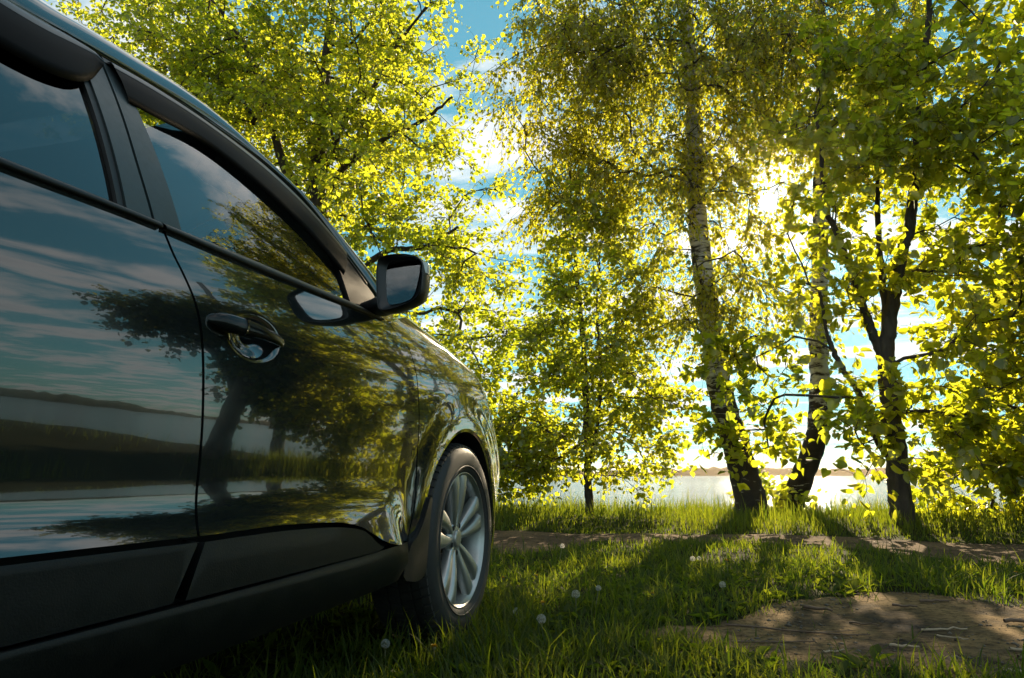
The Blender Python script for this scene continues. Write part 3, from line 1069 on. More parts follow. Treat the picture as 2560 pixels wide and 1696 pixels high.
def torus(c, R0, r0, tilt, mat, name, parent=CAR, n=32, m=8):
    a = np.linspace(0, 2 * math.pi, n, endpoint=False)
    b = np.linspace(0, 2 * math.pi, m, endpoint=False)
    A, B_ = np.meshgrid(a, b, indexing='ij')
    x = (R0 + r0 * np.cos(B_)) * np.cos(A)
    z = (R0 + r0 * np.cos(B_)) * np.sin(A)
    y = r0 * np.sin(B_)
    y2 = y * math.cos(tilt) + z * math.sin(tilt)
    z2 = -y * math.sin(tilt) + z * math.cos(tilt)
    V = np.column_stack([c[0] + x.ravel(), c[1] + y2.ravel(), c[2] + z2.ravel()])
    F = []
    for i in range(n):
        for j in range(m):
            F.append((i * m + j, ((i + 1) % n) * m + j, ((i + 1) % n) * m + (j + 1) % m, i * m + (j + 1) % m))
    return mesh_obj(name, V, F, mat, parent, CO)
torus((-2.18, 1.50, .97), .18, .014, R(25), M['dash'], 'steering_wheel')


# door handles
def loft_round(name, secs, mat, parent, n=20, cap=True):
    """secs: (x, y, z, ry... ) ellipses in the plane across y: (s, lat, h, r_lat, r_h)"""
    t = np.linspace(0, 2 * math.pi, n, endpoint=False)
    V, F = [], []
    for (s, la, h, rl, rh) in secs:
        ct_, st_ = np.cos(t), np.sin(t)
        V.append(np.column_stack([-la + rl * np.sign(ct_) * np.abs(ct_) ** .8, np.full(n, s), h + rh * np.sign(st_) * np.abs(st_) ** .8]))
    for k in range(len(secs) - 1):
        for i in range(n):
            j = (i + 1) % n
            F.append((k * n + i, k * n + j, (k + 1) * n + j, (k + 1) * n + i))
    if cap:
        F.append(tuple(range(n)))
        F.append(tuple((len(secs) - 1) * n + i for i in range(n))[::-1])
    return mesh_obj(name, np.vstack(V), F, mat, parent, CO)


def handle(door, s0, h0):
    base = float(lat(s0 + .13, h0))
    def S(rows):
        R5 = cr(np.array(rows), 4)
        return [(s0 + r[0], base + r[1], h0 + r[2], max(r[3], .0015), max(r[4], .0015)) for r in R5]
    a = loft_round('handle', S([(.071, -.020, .001, .0130, .0175), (.095, -.022, .000, .0115, .0160), (.13, -.024, -.001, .010, .0135), (.17, -.022, -.003, .009, .0115), (.205, -.014, -.005, .008, .009), (.225, -.004, -.006, .006, .006), (.236, .002, -.006, .002, .002)]), M['handle'], door)
    b = loft_round('lock_cap', S([(-.002, .004, .002, .003, .004), (.005, -.002, .002, .009, .010), (.020, -.008, .002, .014, .016), (.044, -.013, .001, .016, .0185), (.0695, -.018, .000, .0145, .0185)]), M['handle'], door)
    for o in (a, b):
        c = mirror_copy(o)
        c.parent = PAIRS[door]


handle(front_door, 1.046, .874)
handle(rear_door, .145, .880)


# door mirror
def make_mirror():
    mr = empty('side_mirror', (0, 0, 0))
    mr.parent = CAR
    P0 = np.array([-.80, 1.651, 1.114])
    a18 = R(18)
    ux = np.array([math.cos(a18), -math.sin(a18), 0])
    fw = np.array([math.sin(a18), math.cos(a18), 0])
    up = np.array([0, 0, 1.0])
    pt = lambda u, v, d: P0 + ux * u + up * v + fw * d
    house = smooth_closed([(-.083, .076), (-.060, .083), (.008, .076), (.050, .064), (.076, .050), (.088, .033), (.089, .006), (.086, -.030), (.077, -.055), (.058, -.067), (.020, -.075),
                           (-.020, -.080), (-.060, -.079), (-.074, -.072), (-.080, -.045), (-.085, -.005), (-.088, .045)], 2)
    c0 = house.mean(0)
    fw0 = np.array([-0.04, 1.0, 0.0])
    rows = []
    for sc_, d, sh_ in ((.965, .006, 0), (.985, .0, 0), (1.0, .006, 0), (1.02, .020, .001), (1.02, .04, .002), (.97, .060, .002), (.84, .082, .002), (.62, .096, .002), (.3, .104, .001), (.02, .106, .0)):
        Q = c0 + (house - c0) * sc_
        rows.append(np.array([P0 + ux * (q[0] + sh_) + up * (q[1] - sh_ * .3) + fw0 * d for q in Q]))
    n = len(house)
    V = np.vstack(rows)
    F = [(k * n + i, k * n + (i + 1) % n, (k + 1) * n + (i + 1) % n, (k + 1) * n + i) for k in range(len(rows) - 1) for i in range(n)]
    hs = mesh_obj('housing', V, F, M['bezel'], mr, CO)
    glass = smooth_closed([(-.058, .064), (-.030, .069), (.035, .062), (.060, .050), (.062, .030), (.056, -.006), (.045, -.042), (.028, -.058), (-.030, -.062), (-.056, -.058), (-.064, -.010), (-.066, .045)], 2)
    # dished bezel between the rim and the glass
    m = n
    gq = resample(np.vstack([glass, glass[:1]]), m + 1)[:-1]
    hq = resample(np.vstack([house, house[:1]]), m + 1)[:-1]
    k0 = int(np.argmin(np.hypot(*(gq - (c0 + (hq[0] - c0) * .8)).T)))
    gq = np.roll(gq, -k0, 0)
    rows = [np.array([pt(*(c0 + (q - c0) * .97), .004) for q in hq]), np.array([pt(*(c0 + (q - c0) * .93), .010) for q in hq]), np.array([pt(*(c0 + (q - c0) * 1.05), .022) for q in gq]), np.array([pt(*q, .024) for q in gq])]
    V = np.vstack(rows)
    F = [(k * m + i, (k + 1) * m + i, (k + 1) * m + (i + 1) % m, k * m + (i + 1) % m) for k in range(3) for i in range(m)]
    mesh_obj('bezel', V, F, M['bezel'], mr, CO)
    V = np.array([pt(*q, .020) for q in glass])
    mesh_obj('mirror_glass', V, [tuple(range(len(glass)))[::-1]], M['mirror'], mr, CO, False)
    # repeater lamp on the outer end
    rows = []
    for v in np.linspace(.010, .040, 6):
        e = np.array([P0 + ux * (.0805 + .0095 * math.cos((v - .025) / .03) + b_) + up * v + fw0 * d for d, b_ in ((.006, -.006), (.010, -.001), (.022, .004), (.036, .005), (.050, .001), (.056, -.006))])
        rows.append(e)
    V = np.vstack(rows)
    n6 = 6
    F = [(k * n6 + i, k * n6 + i + 1, (k + 1) * n6 + i + 1, (k + 1) * n6 + i) for k in range(5) for i in range(5)]
    mesh_obj('indicator_lamp', V, F, M['lens'], mr, CO)
    # foot that joins it to the door
    foot = [(np.array([-.965, 1.80, 1.075]), .045, .022), (np.array([-.93, 1.775, 1.072]), .045, .024), (np.array([-.895, 1.74, 1.066]), .045, .028), (np.array([-.86, 1.72, 1.064]), .042, .026)]
    t = np.linspace(0, 2 * math.pi, 20, endpoint=False)
    V = np.vstack([np.column_stack([np.full(20, c[0]) + 0.2 * ry * np.cos(t), c[1] + ry * np.cos(t), c[2] + rz * np.sin(t)]) for c, ry, rz in foot])
    F = [(k * 20 + i, k * 20 + (i + 1) % 20, (k + 1) * 20 + (i + 1) % 20, (k + 1) * 20 + i) for k in range(3) for i in range(20)]
    mesh_obj('mirror_foot', V, F, M['bezel'], mr, CO)
    # the other side's mirror
    m2 = empty('side_mirror', (0, 0, 0))
    m2.parent = CAR
    for o in list(mr.children):
        c = mirror_copy(o)
        c.parent = m2


make_mirror()


# wheels
def lathe(name, prof, mat, parent, n=96, loc=(0, 0, 0), smooth=True):
    a = np.linspace(0, 2 * math.pi, n, endpoint=False)
    V, F = [], []
    m = len(prof)
    for (x, r) in prof:
        V.append(np.column_stack([np.full(n, x), r * np.cos(a), r * np.sin(a)]))
    for k in range(m - 1):
        i = np.arange(n)
        j = (i + 1) % n
        F.append(np.column_stack([k * n + i, (k + 1) * n + i, (k + 1) * n + j, k * n + j]))
    return big_mesh(name, np.vstack(V), np.vstack(F), mat, parent, smooth=smooth)


def make_wheel():
    w = empty('wheel', (0, 0, 0))
    tyre = lathe('tyre', cr([(-.006, .238), (.002, .246), (.010, .262), (.013, .285), (.010, .312), (.004, .326), (-.006, .338), (-.018, .344), (-.05, .3465), (-.11, .348), (-.17, .3465), (-.205, .342), (-.222, .325), (-.23, .29), (-.22, .25), (-.21, .236)], 4), M['tyre'], w)
    # rim edge ridge on the sidewall
    lathe('sidewall_ridge', [(.006, .262), (.0145, .264), (.0145, .268), (.008, .270)], M['tyre'], w)
    # tread: shoulder blocks and centre ribs
    V, F = [], []
    def block(a0, a1, x0, x1, r0, r1, skew=0.0):
        b = len(V)
        for rr, ins in ((r0, 0), (r1, .0012)):
            for (x, a) in ((x0 - ins, a0 + ins * 3), (x1 + ins, a0 + ins * 3 + skew), (x1 + ins, a1 - ins * 3 + skew), (x0 - ins, a1 - ins * 3)):
                rad = rr - (.0085 * sm(-.03, -.004, x)) - (.0085 * sm(-.19, -.216, x))
                V.append((x, rad * math.cos(a), rad * math.sin(a)))
        F.extend([(b + 4, b + 5, b + 6, b + 7), (b, b + 1, b + 5, b + 4), (b + 1, b + 2, b + 6, b + 5), (b + 2, b + 3, b + 7, b + 6), (b + 3, b, b + 4, b + 7)])
    nb = 66
    for i in range(nb):
        a = 2 * math.pi * i / nb
        da = 2 * math.pi / nb
        block(a, a + da * .80, -.004, -.030, .340, .3535)
        block(a + .02, a + .02 + da * .80, -.030, -.056, .342, .3535, .012)
        block(a + da * .4, a + da * 1.25, -.064, -.100, .343, .3545, .02)
        block(a + da * .1, a + da * .95, -.108, -.144, .343, .3545, -.02)
        block(a, a + da * .80, -.152, -.215, .340, .3535)
    mesh_obj('tread', V, F, M['tyre'], tyre, (0, 0, 0), False)
    rim = lathe('rim', cr([(-.004, .2435), (.002, .2435), (.003, .240), (-.002, .2365), (-.010, .231), (-.016, .2285), (-.03, .225), (-.06, .219), (-.11, .214), (-.17, .214), (-.20, .236)], 3), M['alloy'], w)
    # spokes: five pairs
    def spoke(ang, sgn):
        st = [(.026, .005, .012, -.030, .028), (.050, .0135, .0125, -.025, .030), (.085, .0225, .0160, -.018, .032), (.130, .031, .0215, -.010, .034), (.175, .037, .0270, -.005, .034), (.210, .041, .0320, -.004, .030), (.232, .043, .0360, -.006, .024)]
        st = cr(np.array(st), 3)
        V, F = [], []
        prof = [(-1.0, -1.0), (-.96, -.30), (-.72, -.06), (-.30, .0), (.30, .0), (.72, -.06), (.96, -.30), (1.0, -1.0)]
        for (r, tt, hw, x, th) in st:
            for (pu, pv) in prof:
                u = sgn * tt + pu * hw
                V.append((x + pv * th, r * math.cos(ang) - u * math.sin(ang), r * math.sin(ang) + u * math.cos(ang)))
        m = len(prof)
        for k in range(len(st) - 1):
            for i in range(m - 1):
                F.append((k * m + i, k * m + i + 1, (k + 1) * m + i + 1, (k + 1) * m + i))
        return mesh_obj('spoke', V, F, M['alloy'], rim, (0, 0, 0))
    for i in range(5):
        a = R(90 + 72 * i + 4)
        spoke(a, 1)
        spoke(a, -1)
    lathe('hub', [(-.05, .066), (-.034, .064), (-.028, .058), (-.0265, .034), (-.0265, .0)], M['alloy'], rim, 48)
    lathe('centre_cap', cr([(-.027, .0325), (-.0205, .0315), (-.018, .024), (-.0175, .0)], 3), M['alloy'], rim, 40)
    for i in range(5):
        a = R(90 + 72 * i + 4 + 36)
        c = np.array([0, .052 * math.cos(a), .052 * math.sin(a)])
        lb = lathe('lug_recess', [(-.0255, .010), (-.0255, .0)], M['dark'], rim, 16)
        lb.location = c
    lathe('brake_disc', [(-.12, .16), (-.095, .158), (-.095, .06)], M['disc'], w, 48)
    lathe('wheel_well_disc', [(-.19, .21), (-.185, .05), (-.185, .0)], M['dark'], w, 48)
    return w


def copy_tree(o, parent):
    c = o.copy()
    COL.objects.link(c)
    c.parent = parent
    for ch in list(o.children):
        copy_tree(ch, c)
    return c


w0 = make_wheel()
w0.parent = CAR
w0.location = Vector((-.905 - CO[0], WC[0] - CO[1], .355))
w0.rotation_euler = (0, 0, 0)
for (x, y, rz) in ((-.905, WR[0], 0), (2 * XC + .905, WC[0], math.pi), (2 * XC + .905, WR[0], math.pi)):
    c = copy_tree(w0, CAR)
    c.location = Vector((x - CO[0], y - CO[1], .355))
    c.rotation_euler = (0, 0, rz)

# ------------------------------------------------------------------ trees
def tube(P, rad, sides):
    """tube mesh along polyline P with radii"""
    P = np.asarray(P, float)
    n = len(P)
    T = np.gradient(P, axis=0)
    T /= np.linalg.norm(T, axis=1)[:, None] + 1e-9
    ref = np.array([1.0, 0, 0]) if abs(T[0][0]) < .9 else np.array([0, 1.0, 0])
    A = np.cross(T, ref)
    A /= np.linalg.norm(A, axis=1)[:, None] + 1e-9
    B = np.cross(T, A)
    a = np.linspace(0, 2 * math.pi, sides, endpoint=False)
    V = P[:, None, :] + np.asarray(rad)[:, None, None] * (np.cos(a)[None, :, None] * A[:, None, :] + np.sin(a)[None, :, None] * B[:, None, :])
    V = V.reshape(-1, 3)
    i = np.arange(n - 1)[:, None] * sides
    j = np.arange(sides)[None, :]
    j2 = (j + 1) % sides
    F = np.stack([i + j, i + j2, i + sides + j2, i + sides + j], -1).reshape(-1, 4)
    return V, F


class Bag:
    def __init__(self):
        self.V, self.F, self.n = [], [], 0

    def add(self, V, F):
        self.V.append(V)
        self.F.append(F + self.n)
        self.n += len(V)

    def get(self):
        return np.vstack(self.V), np.vstack(self.F)


def leaf_mesh(pos, dirs, nrm, size, width, fold, tone, shape='oval'):
    """many leaves: blade along dirs, face normal nrm"""
    n = len(pos)
    d = dirs / (np.linalg.norm(dirs, axis=1)[:, None] + 1e-9)
    side = np.cross(nrm, d)
    side /= np.linalg.norm(side, axis=1)[:, None] + 1e-9
    up = np.cross(d, side)
    if shape == 'oval':
        prof = [(0, 0, 0), (.36, .28, 1), (.40, .62, 1), (0, 1, .15), (-.40, .62, 1), (-.36, .28, 1)]
        quads = [(0, 1, 2, 3), (0, 3, 4, 5)]
    elif shape == 'heart':
        prof = [(0, .05, 0), (.27, -.06, .7), (.47, .12, 1), (.46, .42, .9), (.24, .76, .5), (0, 1, -.1), (-.24, .76, .5), (-.46, .42, .9), (-.47, .12, 1), (-.27, -.06, .7)]
        quads = [(0, 1, 2, 3, 4, 5), (0, 5, 6, 7, 8, 9)]
    else:   # pointed birch
        prof = [(0, 0, 0), (.42, .22, 1), (.28, .58, 1), (0, 1, 0), (-.28, .58, 1), (-.42, .22, 1)]
        quads = [(0, 1, 2, 3), (0, 3, 4, 5)]
    m6 = len(prof)
    V = np.zeros((n, m6, 3))
    lr = np.random.default_rng(n)
    curl = lr.uniform(-.02, .34, n)
    tone6 = np.clip(np.repeat(tone[:, None], m6, 1) + lr.normal(0, .13, (n, m6)), 0, 1)
    for k, (u, v, f) in enumerate(prof):
        V[:, k] = pos + side * (u * size * width)[:, None] + d * (v * size)[:, None] + up * (f * fold * size)[:, None]
        if v == 1:
            V[:, k] -= up * (curl * size)[:, None]
    base = np.arange(n)[:, None, None] * m6
    F = (base + np.array(quads)[None]).reshape(-1, len(quads[0]))
    return V.reshape(-1, 3), F, tone6.ravel()


def grow(seed_paths, attract, r, bend=.25, seg=.28, up=.0):
    """connect attractor points to the skeleton; returns list of branch polylines with start index info"""
    nodes = [np.asarray(p, float) for P in seed_paths for p in P]
    count = len(nodes)
    pos = np.zeros((60000, 3))
    pos[:count] = nodes
    par = np.full(60000, -1, int)
    dirs = np.zeros((60000, 3))
    k = 0
    seedrng = []
    for P in seed_paths:
        P = np.asarray(P, float)
        D = np.gradient(P, axis=0)
        D /= np.linalg.norm(D, axis=1)[:, None] + 1e-9
        dirs[k:k + len(P)] = D
        seedrng.append((k, k + len(P)))
        k += len(P)
    nseed = count
    dist0 = np.min(np.linalg.norm(attract[:, None, :] - pos[None, :nseed], axis=2), axis=1)
    order = np.argsort(dist0 + r.uniform(0, .5, len(attract)))
    branches = []
    for ai in order:
        A = attract[ai]
        vec = A - pos[:count]
        d = np.linalg.norm(vec, axis=1)
        cosang = np.sum(vec * dirs[:count], axis=1) / (d + 1e-9)
        cost = d * (1.35 - .35 * cosang) + np.where(vec[:, 2] < -.2, -vec[:, 2] * .35, 0)
        j = int(np.argmin(cost))
        L = d[j]
        n = max(2, int(L / seg) + 1)
        t = np.linspace(0, 1, n + 1)[1:]
        p0, d0 = pos[j], dirs[j]
        c1 = p0 + (d0 * .5 + (A - p0) / (L + 1e-9) * .5) * L * .4 + np.array([0, 0, up * L])
        pts = ((1 - t) ** 2)[:, None] * p0 + (2 * t * (1 - t))[:, None] * c1 + (t ** 2)[:, None] * A
        jit = r.normal(0, .045 * min(L, 1.2), pts.shape)
        jit[-1] = 0
        pts = pts + jit * bend / .25
        full = np.vstack([p0, pts])
        dd = np.diff(full, axis=0)
        dd /= np.linalg.norm(dd, axis=1)[:, None] + 1e-9
        i0 = count
        pos[count:count + n] = pts
        dirs[count:count + n] = dd
        par[count] = j
        par[count + 1:count + n] = np.arange(count, count + n - 1)
        count += n
        branches.append((j, i0, count))
    return pos[:count], par[:count], dirs[:count], branches, nseed


def ellipsoid_points(r, ells, n):
    vol = np.array([e[3] * e[4] * e[5] * (e[6] if len(e) > 6 else 1) for e in ells])
    out = []
    pick = r.choice(len(ells), n, p=vol / vol.sum())
    for k in pick:
        e = ells[k]
        v = r.normal(size=3)
        v = v / np.linalg.norm(v) * r.uniform(.12, 1) ** (1 / 2.2)
        out.append((e[0] + v[0] * e[3], e[1] + v[1] * e[4], e[2] + v[2] * e[5]))
    return np.array(out)


def make_tree(name, label, cat, base, trunks, ells, n_attr, seed, leaf, bark, twig_n=5, twig_len=(.25, .5), droop=0.0, leaves_per=8, leaf_size=.08, leaf_var=.3,
              width=1.0, shape='oval', tip_r=.0045, expo=.46, group=None, zmin=.25, own_leaves=0, view=(0, 0, .588), keep=None, trunk_sides=14, rmax=None):
    r = np.random.default_rng(seed)
    root = empty(name, base)
    tag(root, label, cat, group)
    att = ellipsoid_points(r, ells, n_attr)
    att = att[att[:, 2] > zmin]
    if keep is not None:
        att = att[keep(att)]
    seeds = []
    radii = []
    for (P, R0, R1) in trunks:
        C = cr(np.array(P), 8)
        C[1:-1] += r.normal(0, .006, C[1:-1].shape)
        seeds.append(C)
        radii.append(np.linspace(R0, R1, len(C)))
    pos, par, dirs, branches, nseed = grow(seeds, att, r)
    # pipe model
    load = np.zeros(len(pos))
    for (j, a, b) in branches:
        load[b - 1] += 1
    for i in range(len(pos) - 1, nseed - 1, -1):
        load[par[i]] += load[i]
    rad = tip_r * np.maximum(load, 1) ** expo
    if rmax:
        rad = np.minimum(rad, rmax)
    tb = Bag()
    for C, rr in zip(seeds, radii):
        rr = rr.copy()
        if C[0][2] < .4:      # root flare
            hgt = C[:, 2] - C[0][2]
            rr = rr * (1 + .45 * np.exp(-hgt / .18))
        V, F = tube(C, rr, trunk_sides)
        a = np.arctan2(V[:, 1], V[:, 0])
        tb.add(V + r.normal(0, .004, V.shape), F)
    V, F = tb.get()
    big_mesh('trunk', V, F, bark, root, smooth=True, off=base)
    bb = Bag()
    lp, ld, ln = [], [], []
    for (j, a, b) in branches:
        P = np.vstack([pos[j], pos[a:b]])
        rr = np.concatenate([[rad[a]], rad[a:b]])
        V, F = tube(P, rr, 6 if rr[0] > .012 else 4)
        bb.add(V, F)
        # twigs along the outer part of the branch
        m = b - a
        for _ in range(twig_n):
            i = a + int(m * r.uniform(.25, 1.0) ** .7 * .999)
            p0 = pos[i]
            dv = dirs[i] * .8 + r.normal(0, .75, 3)
            dv[2] = dv[2] * .7 - droop
            dv /= np.linalg.norm(dv)
            L = r.uniform(*twig_len)
            k = 5
            t = np.linspace(0, 1, k)
            pts = p0 + dv * (t * L)[:, None] + np.array([0, 0, -1.0]) * (t ** 2 * L * (.12 + droop * .45))[:, None] + r.normal(0, .012, (k, 3))
            pts[0] = p0
            V, F = tube(pts, np.linspace(.0034, .0014, k), 3)
            bb.add(V, F)
            nl = max(2, int(leaves_per * r.uniform(.6, 1.4)))
            tt = np.sort(r.uniform(.12, 1.0, nl))
            tt[-1] = 1.0
            q = np.column_stack([np.interp(tt, t, pts[:, c]) for c in range(3)])
            dvv = pts[-1] - pts[0]
            dvv /= np.linalg.norm(dvv) + 1e-9
            out = r.normal(0, 1, (nl, 3))
            out -= (out @ dvv)[:, None] * dvv
            out /= np.linalg.norm(out, axis=1)[:, None]
            dl_ = dvv * .5 + out * .9
            dl_[:, 2] -= .25 + droop * .6
            dl_ /= np.linalg.norm(dl_, axis=1)[:, None]
            q = q + dl_ * .022
            nv = r.normal(0, .55, (nl, 3)) + np.array([0, 0, 1.0])
            lp.append(q)
            ld.append(dl_)
            ln.append(nv)
    V, F = bb.get()
    big_mesh('branches', V, F, M['bark'], root, smooth=True, off=base)
    lp, ld, ln = np.vstack(lp), np.vstack(ld), np.vstack(ln)
    q = lp - np.array(view)
    sd_ = np.array(sun_dir)
    perp = q - (q @ sd_)[:, None] * sd_
    rr_ = np.hypot(perp[:, 0] / 1.25, perp[:, 2])
    ok = (lp[:, 2] > .06) & ~((rr_ < .13) & (r.uniform(0, 1, len(lp)) < .97)) & ~((rr_ < .22) & (r.uniform(0, 1, len(lp)) < .4))
    lp, ld, ln = lp[ok], ld[ok], ln[ok]
    n = len(lp)
    size = leaf_size * np.clip(r.normal(1, leaf_var, n), .45, 1.6)
    tone = np.clip(r.normal(.5, .25, n) + .25 * smooth_noise(lp[:, 0] + lp[:, 1], lp[:, 2], seed, 1.6), 0, 1)
    fold = r.uniform(.02, .16, n)
    own = np.zeros(n, bool)
    if own_leaves:
        dv = np.linalg.norm(lp - np.array(view), axis=1)
        fr = (np.abs((lp[:, 0] * math.cos(R(16)) + lp[:, 1] * math.sin(R(16))) / (lp[:, 1] * math.cos(R(16)) - lp[:, 0] * math.sin(R(16)))) < .72) & (lp[:, 2] < 5.5)
        score = np.where(fr, size / dv, 0)
        own[np.argsort(-score)[:own_leaves]] = True
    V, F, tn = leaf_mesh(lp[~own], ld[~own], ln[~own], size[~own], np.full((~own).sum(), width), fold[~own], tone[~own], shape)
    cr_ = big_mesh('crown', V, F, leaf, root, tone=tn, off=base)
    tag(cr_, kind='stuff')
    if own_leaves:
        # the leaves that show largest, each its own object; a handful of shared blade meshes
        metas = []
        for k in range(6):
            V, F, tn = leaf_mesh(np.zeros((1, 3)), np.array([[0, 1.0, 0]]), np.array([[0, 0, 1.0]]), np.ones(1), np.full(1, width), np.array([.03 + .025 * k]), np.array([.1 + .16 * k]), shape)
            m0 = big_mesh('leaf', V, F, leaf, root, tone=tn)
            metas.append(m0.data)
            bpy.data.objects.remove(m0)
        from mathutils import Matrix
        for i in np.where(own)[0]:
            d = Vector(ld[i]).normalized()
            sd = Vector(ln[i]).cross(d).normalized()
            upv = d.cross(sd) * -1
            upv = sd.cross(d)
            m4 = Matrix((sd, d, upv)).transposed().to_4x4()
            m4.translation = Vector(lp[i]) - Vector(base)
            lo = bpy.data.objects.new('leaf', metas[int(tone[i] * 5.99)])
            COL.objects.link(lo)
            lo.parent = root
            s_ = float(size[i])
            lo.matrix_local = m4 @ Matrix.Diagonal((s_, s_, s_, 1))
    print(name, 'leaves', n)
    return root


# broad alder behind the car
make_tree('alder_tree', 'broad spreading tree with dark limbs behind the car roof', 'tree', (-6.4, 10.5, 0),
          [([(-6.4, 10.5, -.1), (-6.5, 10.5, 2.5), (-6.72, 10.5, 5.1), (-6.82, 10.5, 5.9), (-6.8, 10.5, 6.9), (-6.85, 10.6, 8.2), (-6.8, 10.6, 9.6), (-6.9, 10.6, 11.2)], .24, .05),
           ([(-6.75, 10.5, 5.0), (-7.1, 10.3, 5.7), (-7.5, 10.2, 6.6), (-7.75, 10.1, 7.6), (-8.3, 10.0, 8.8), (-9.0, 10.0, 9.8)], .12, .03),
           ([(-6.8, 10.5, 5.9), (-6.4, 10.3, 6.5), (-6.0, 10.2, 7.2), (-5.6, 10.2, 7.5), (-5.1, 10.1, 8.2), (-4.4, 10.0, 8.9)], .085, .02),
           ([(-6.75, 10.5, 5.5), (-6.1, 10.2, 6.0), (-5.3, 10.1, 6.4), (-4.5, 10.0, 6.6), (-3.9, 9.9, 6.9)], .07, .018),
           ([(-6.5, 10.5, 3.2), (-5.9, 10.3, 3.9), (-5.2, 10.2, 4.35), (-4.4, 10.1, 4.35), (-3.8, 10.0, 4.6)], .08, .018)],
          [(-7.6, 10.5, 9.3, 3.0, 2.6, 2.5), (-5.6, 10.2, 8.2, 2.1, 2.2, 2.1), (-5.0, 10.2, 5.6, 1.8, 1.8, 1.5, 1.1), (-9.0, 10.6, 7.6, 2.2, 2.2, 2.2), (-7.2, 10.5, 6.6, 2.2, 2.2, 1.6), (-4.6, 10.1, 3.7, 1.6, 1.5, 1.3, 1.2), (-5.2, 10.3, 2.2, 1.6, 1.2, 1.0), (-11, 10.8, 9.0, 2.2, 2.0, 2.2, 1.5), (-13, 11, 9.5, 1.5, 1.5, 1.8), (-3.35, 10.0, 3.1, .9, .9, 1.1, 2.2), (-3.7, 9.9, 1.8, .9, .8, .9, 2.0)],
          1060, 31, M['leaf_alder'], M['bark'], twig_n=8, twig_len=(.3, .6), leaves_per=10, leaf_size=.072, width=1.0, tip_r=.006, expo=.42, zmin=.8)

# slim young alder at the bank
make_tree('alder_sapling', 'slim young tree with a thin straight stem on the bank', 'tree', (-1.63, 9.5, 0),
          [([(-1.62, 9.5, -.1), (-1.64, 9.5, .5), (-1.65, 9.5, 1.6), (-1.67, 9.5, 2.5), (-1.75, 9.5, 3.5), (-1.80, 9.5, 4.3), (-1.82, 9.5, 5.1)], .062, .010),
           ([(-1.62, 9.5, .75), (-1.5, 9.45, 1.2), (-1.42, 9.45, 1.9), (-1.45, 9.45, 2.9), (-1.4, 9.45, 3.6)], .035, .010)],
          [(-1.62, 9.45, 3.9, .75, .8, 1.1), (-1.6, 9.45, 2.6, 1.05, 1.0, 1.1), (-1.5, 9.4, 1.4, 1.3, 1.0, .9), (-2.5, 9.4, .95, .8, .8, .6, 1.2), (-.95, 9.4, .75, .6, .6, .40)],
          300, 41, M['leaf_alder'], M['bark'], twig_n=7, twig_len=(.2, .42), leaves_per=8, leaf_size=.066, width=1.0, tip_r=.0045, expo=.40, zmin=.3)

# two birches leaning apart
birch_kw = dict(group='pair of birches leaning apart', leaf=M['leaf_birch'], bark=M['birch_bark'], twig_n=8, twig_len=(.35, .8), droop=.75, leaves_per=13, leaf_size=.056, width=.95, shape='birch', tip_r=.005, expo=.40, zmin=1.9, trunk_sides=20, keep=lambda A: A[:, 2] < 8.5)
make_tree('birch_tree', 'white-barked birch leaning left, left one of the pair', 'tree', (.5, 9.8, 0),
          [([(.51, 9.8, -.12), (.47, 9.8, .27), (.35, 9.8, .89), (.19, 9.8, 1.6), (.14, 9.8, 2.16), (.06, 9.8, 3.2), (0, 9.8, 4.17), (.01, 9.8, 5.17), (.04, 9.8, 6.14), (.01, 9.8, 6.96), (.02, 9.8, 7.9), (-.01, 9.8, 8.9)], .205, .075)],
          [(-.5, 9.7, 6.6, 1.5, 1.6, 1.9), (-1.7, 9.6, 6.6, 1.25, 1.4, 1.7), (-1.8, 9.5, 5.1, 1.0, 1.2, 1.0), (-.6, 9.6, 4.6, 1.1, 1.2, .9), (.9, 9.6, 6.6, 1.1, 1.3, 1.5), (-.6, 9.7, 7.6, 1.8, 1.5, .8), (-.3, 9.5, 3.2, 1.0, .8, .9, 1.6), (.6, 9.5, 4.4, .8, .8, .9), (.7, 9.4, 2.9, .9, .6, .8, 1.5)],
          500, 51, **birch_kw)
make_tree('birch_tree', 'white-barked birch leaning right, right one of the pair', 'tree', (.94, 10.6, 0),
          [([(.92, 10.6, -.15), (1.1, 10.6, .3), (1.42, 10.6, 1.02), (1.55, 10.6, 1.76), (1.59, 10.6, 2.52), (1.71, 10.6, 3.72), (1.83, 10.6, 4.98), (1.96, 10.6, 6.29), (2.02, 10.6, 7.31), (2.06, 10.6, 8.1), (2.12, 10.6, 9.2)], .165, .065)],
          [(1.9, 10.5, 7.4, 1.6, 1.6, 1.7), (1.1, 10.4, 6.4, 1.0, 1.2, 1.2), (2.8, 10.4, 6.0, 1.3, 1.3, 1.6), (2.0, 10.6, 8.1, 1.6, 1.4, .7)],
          235, 52, **birch_kw)

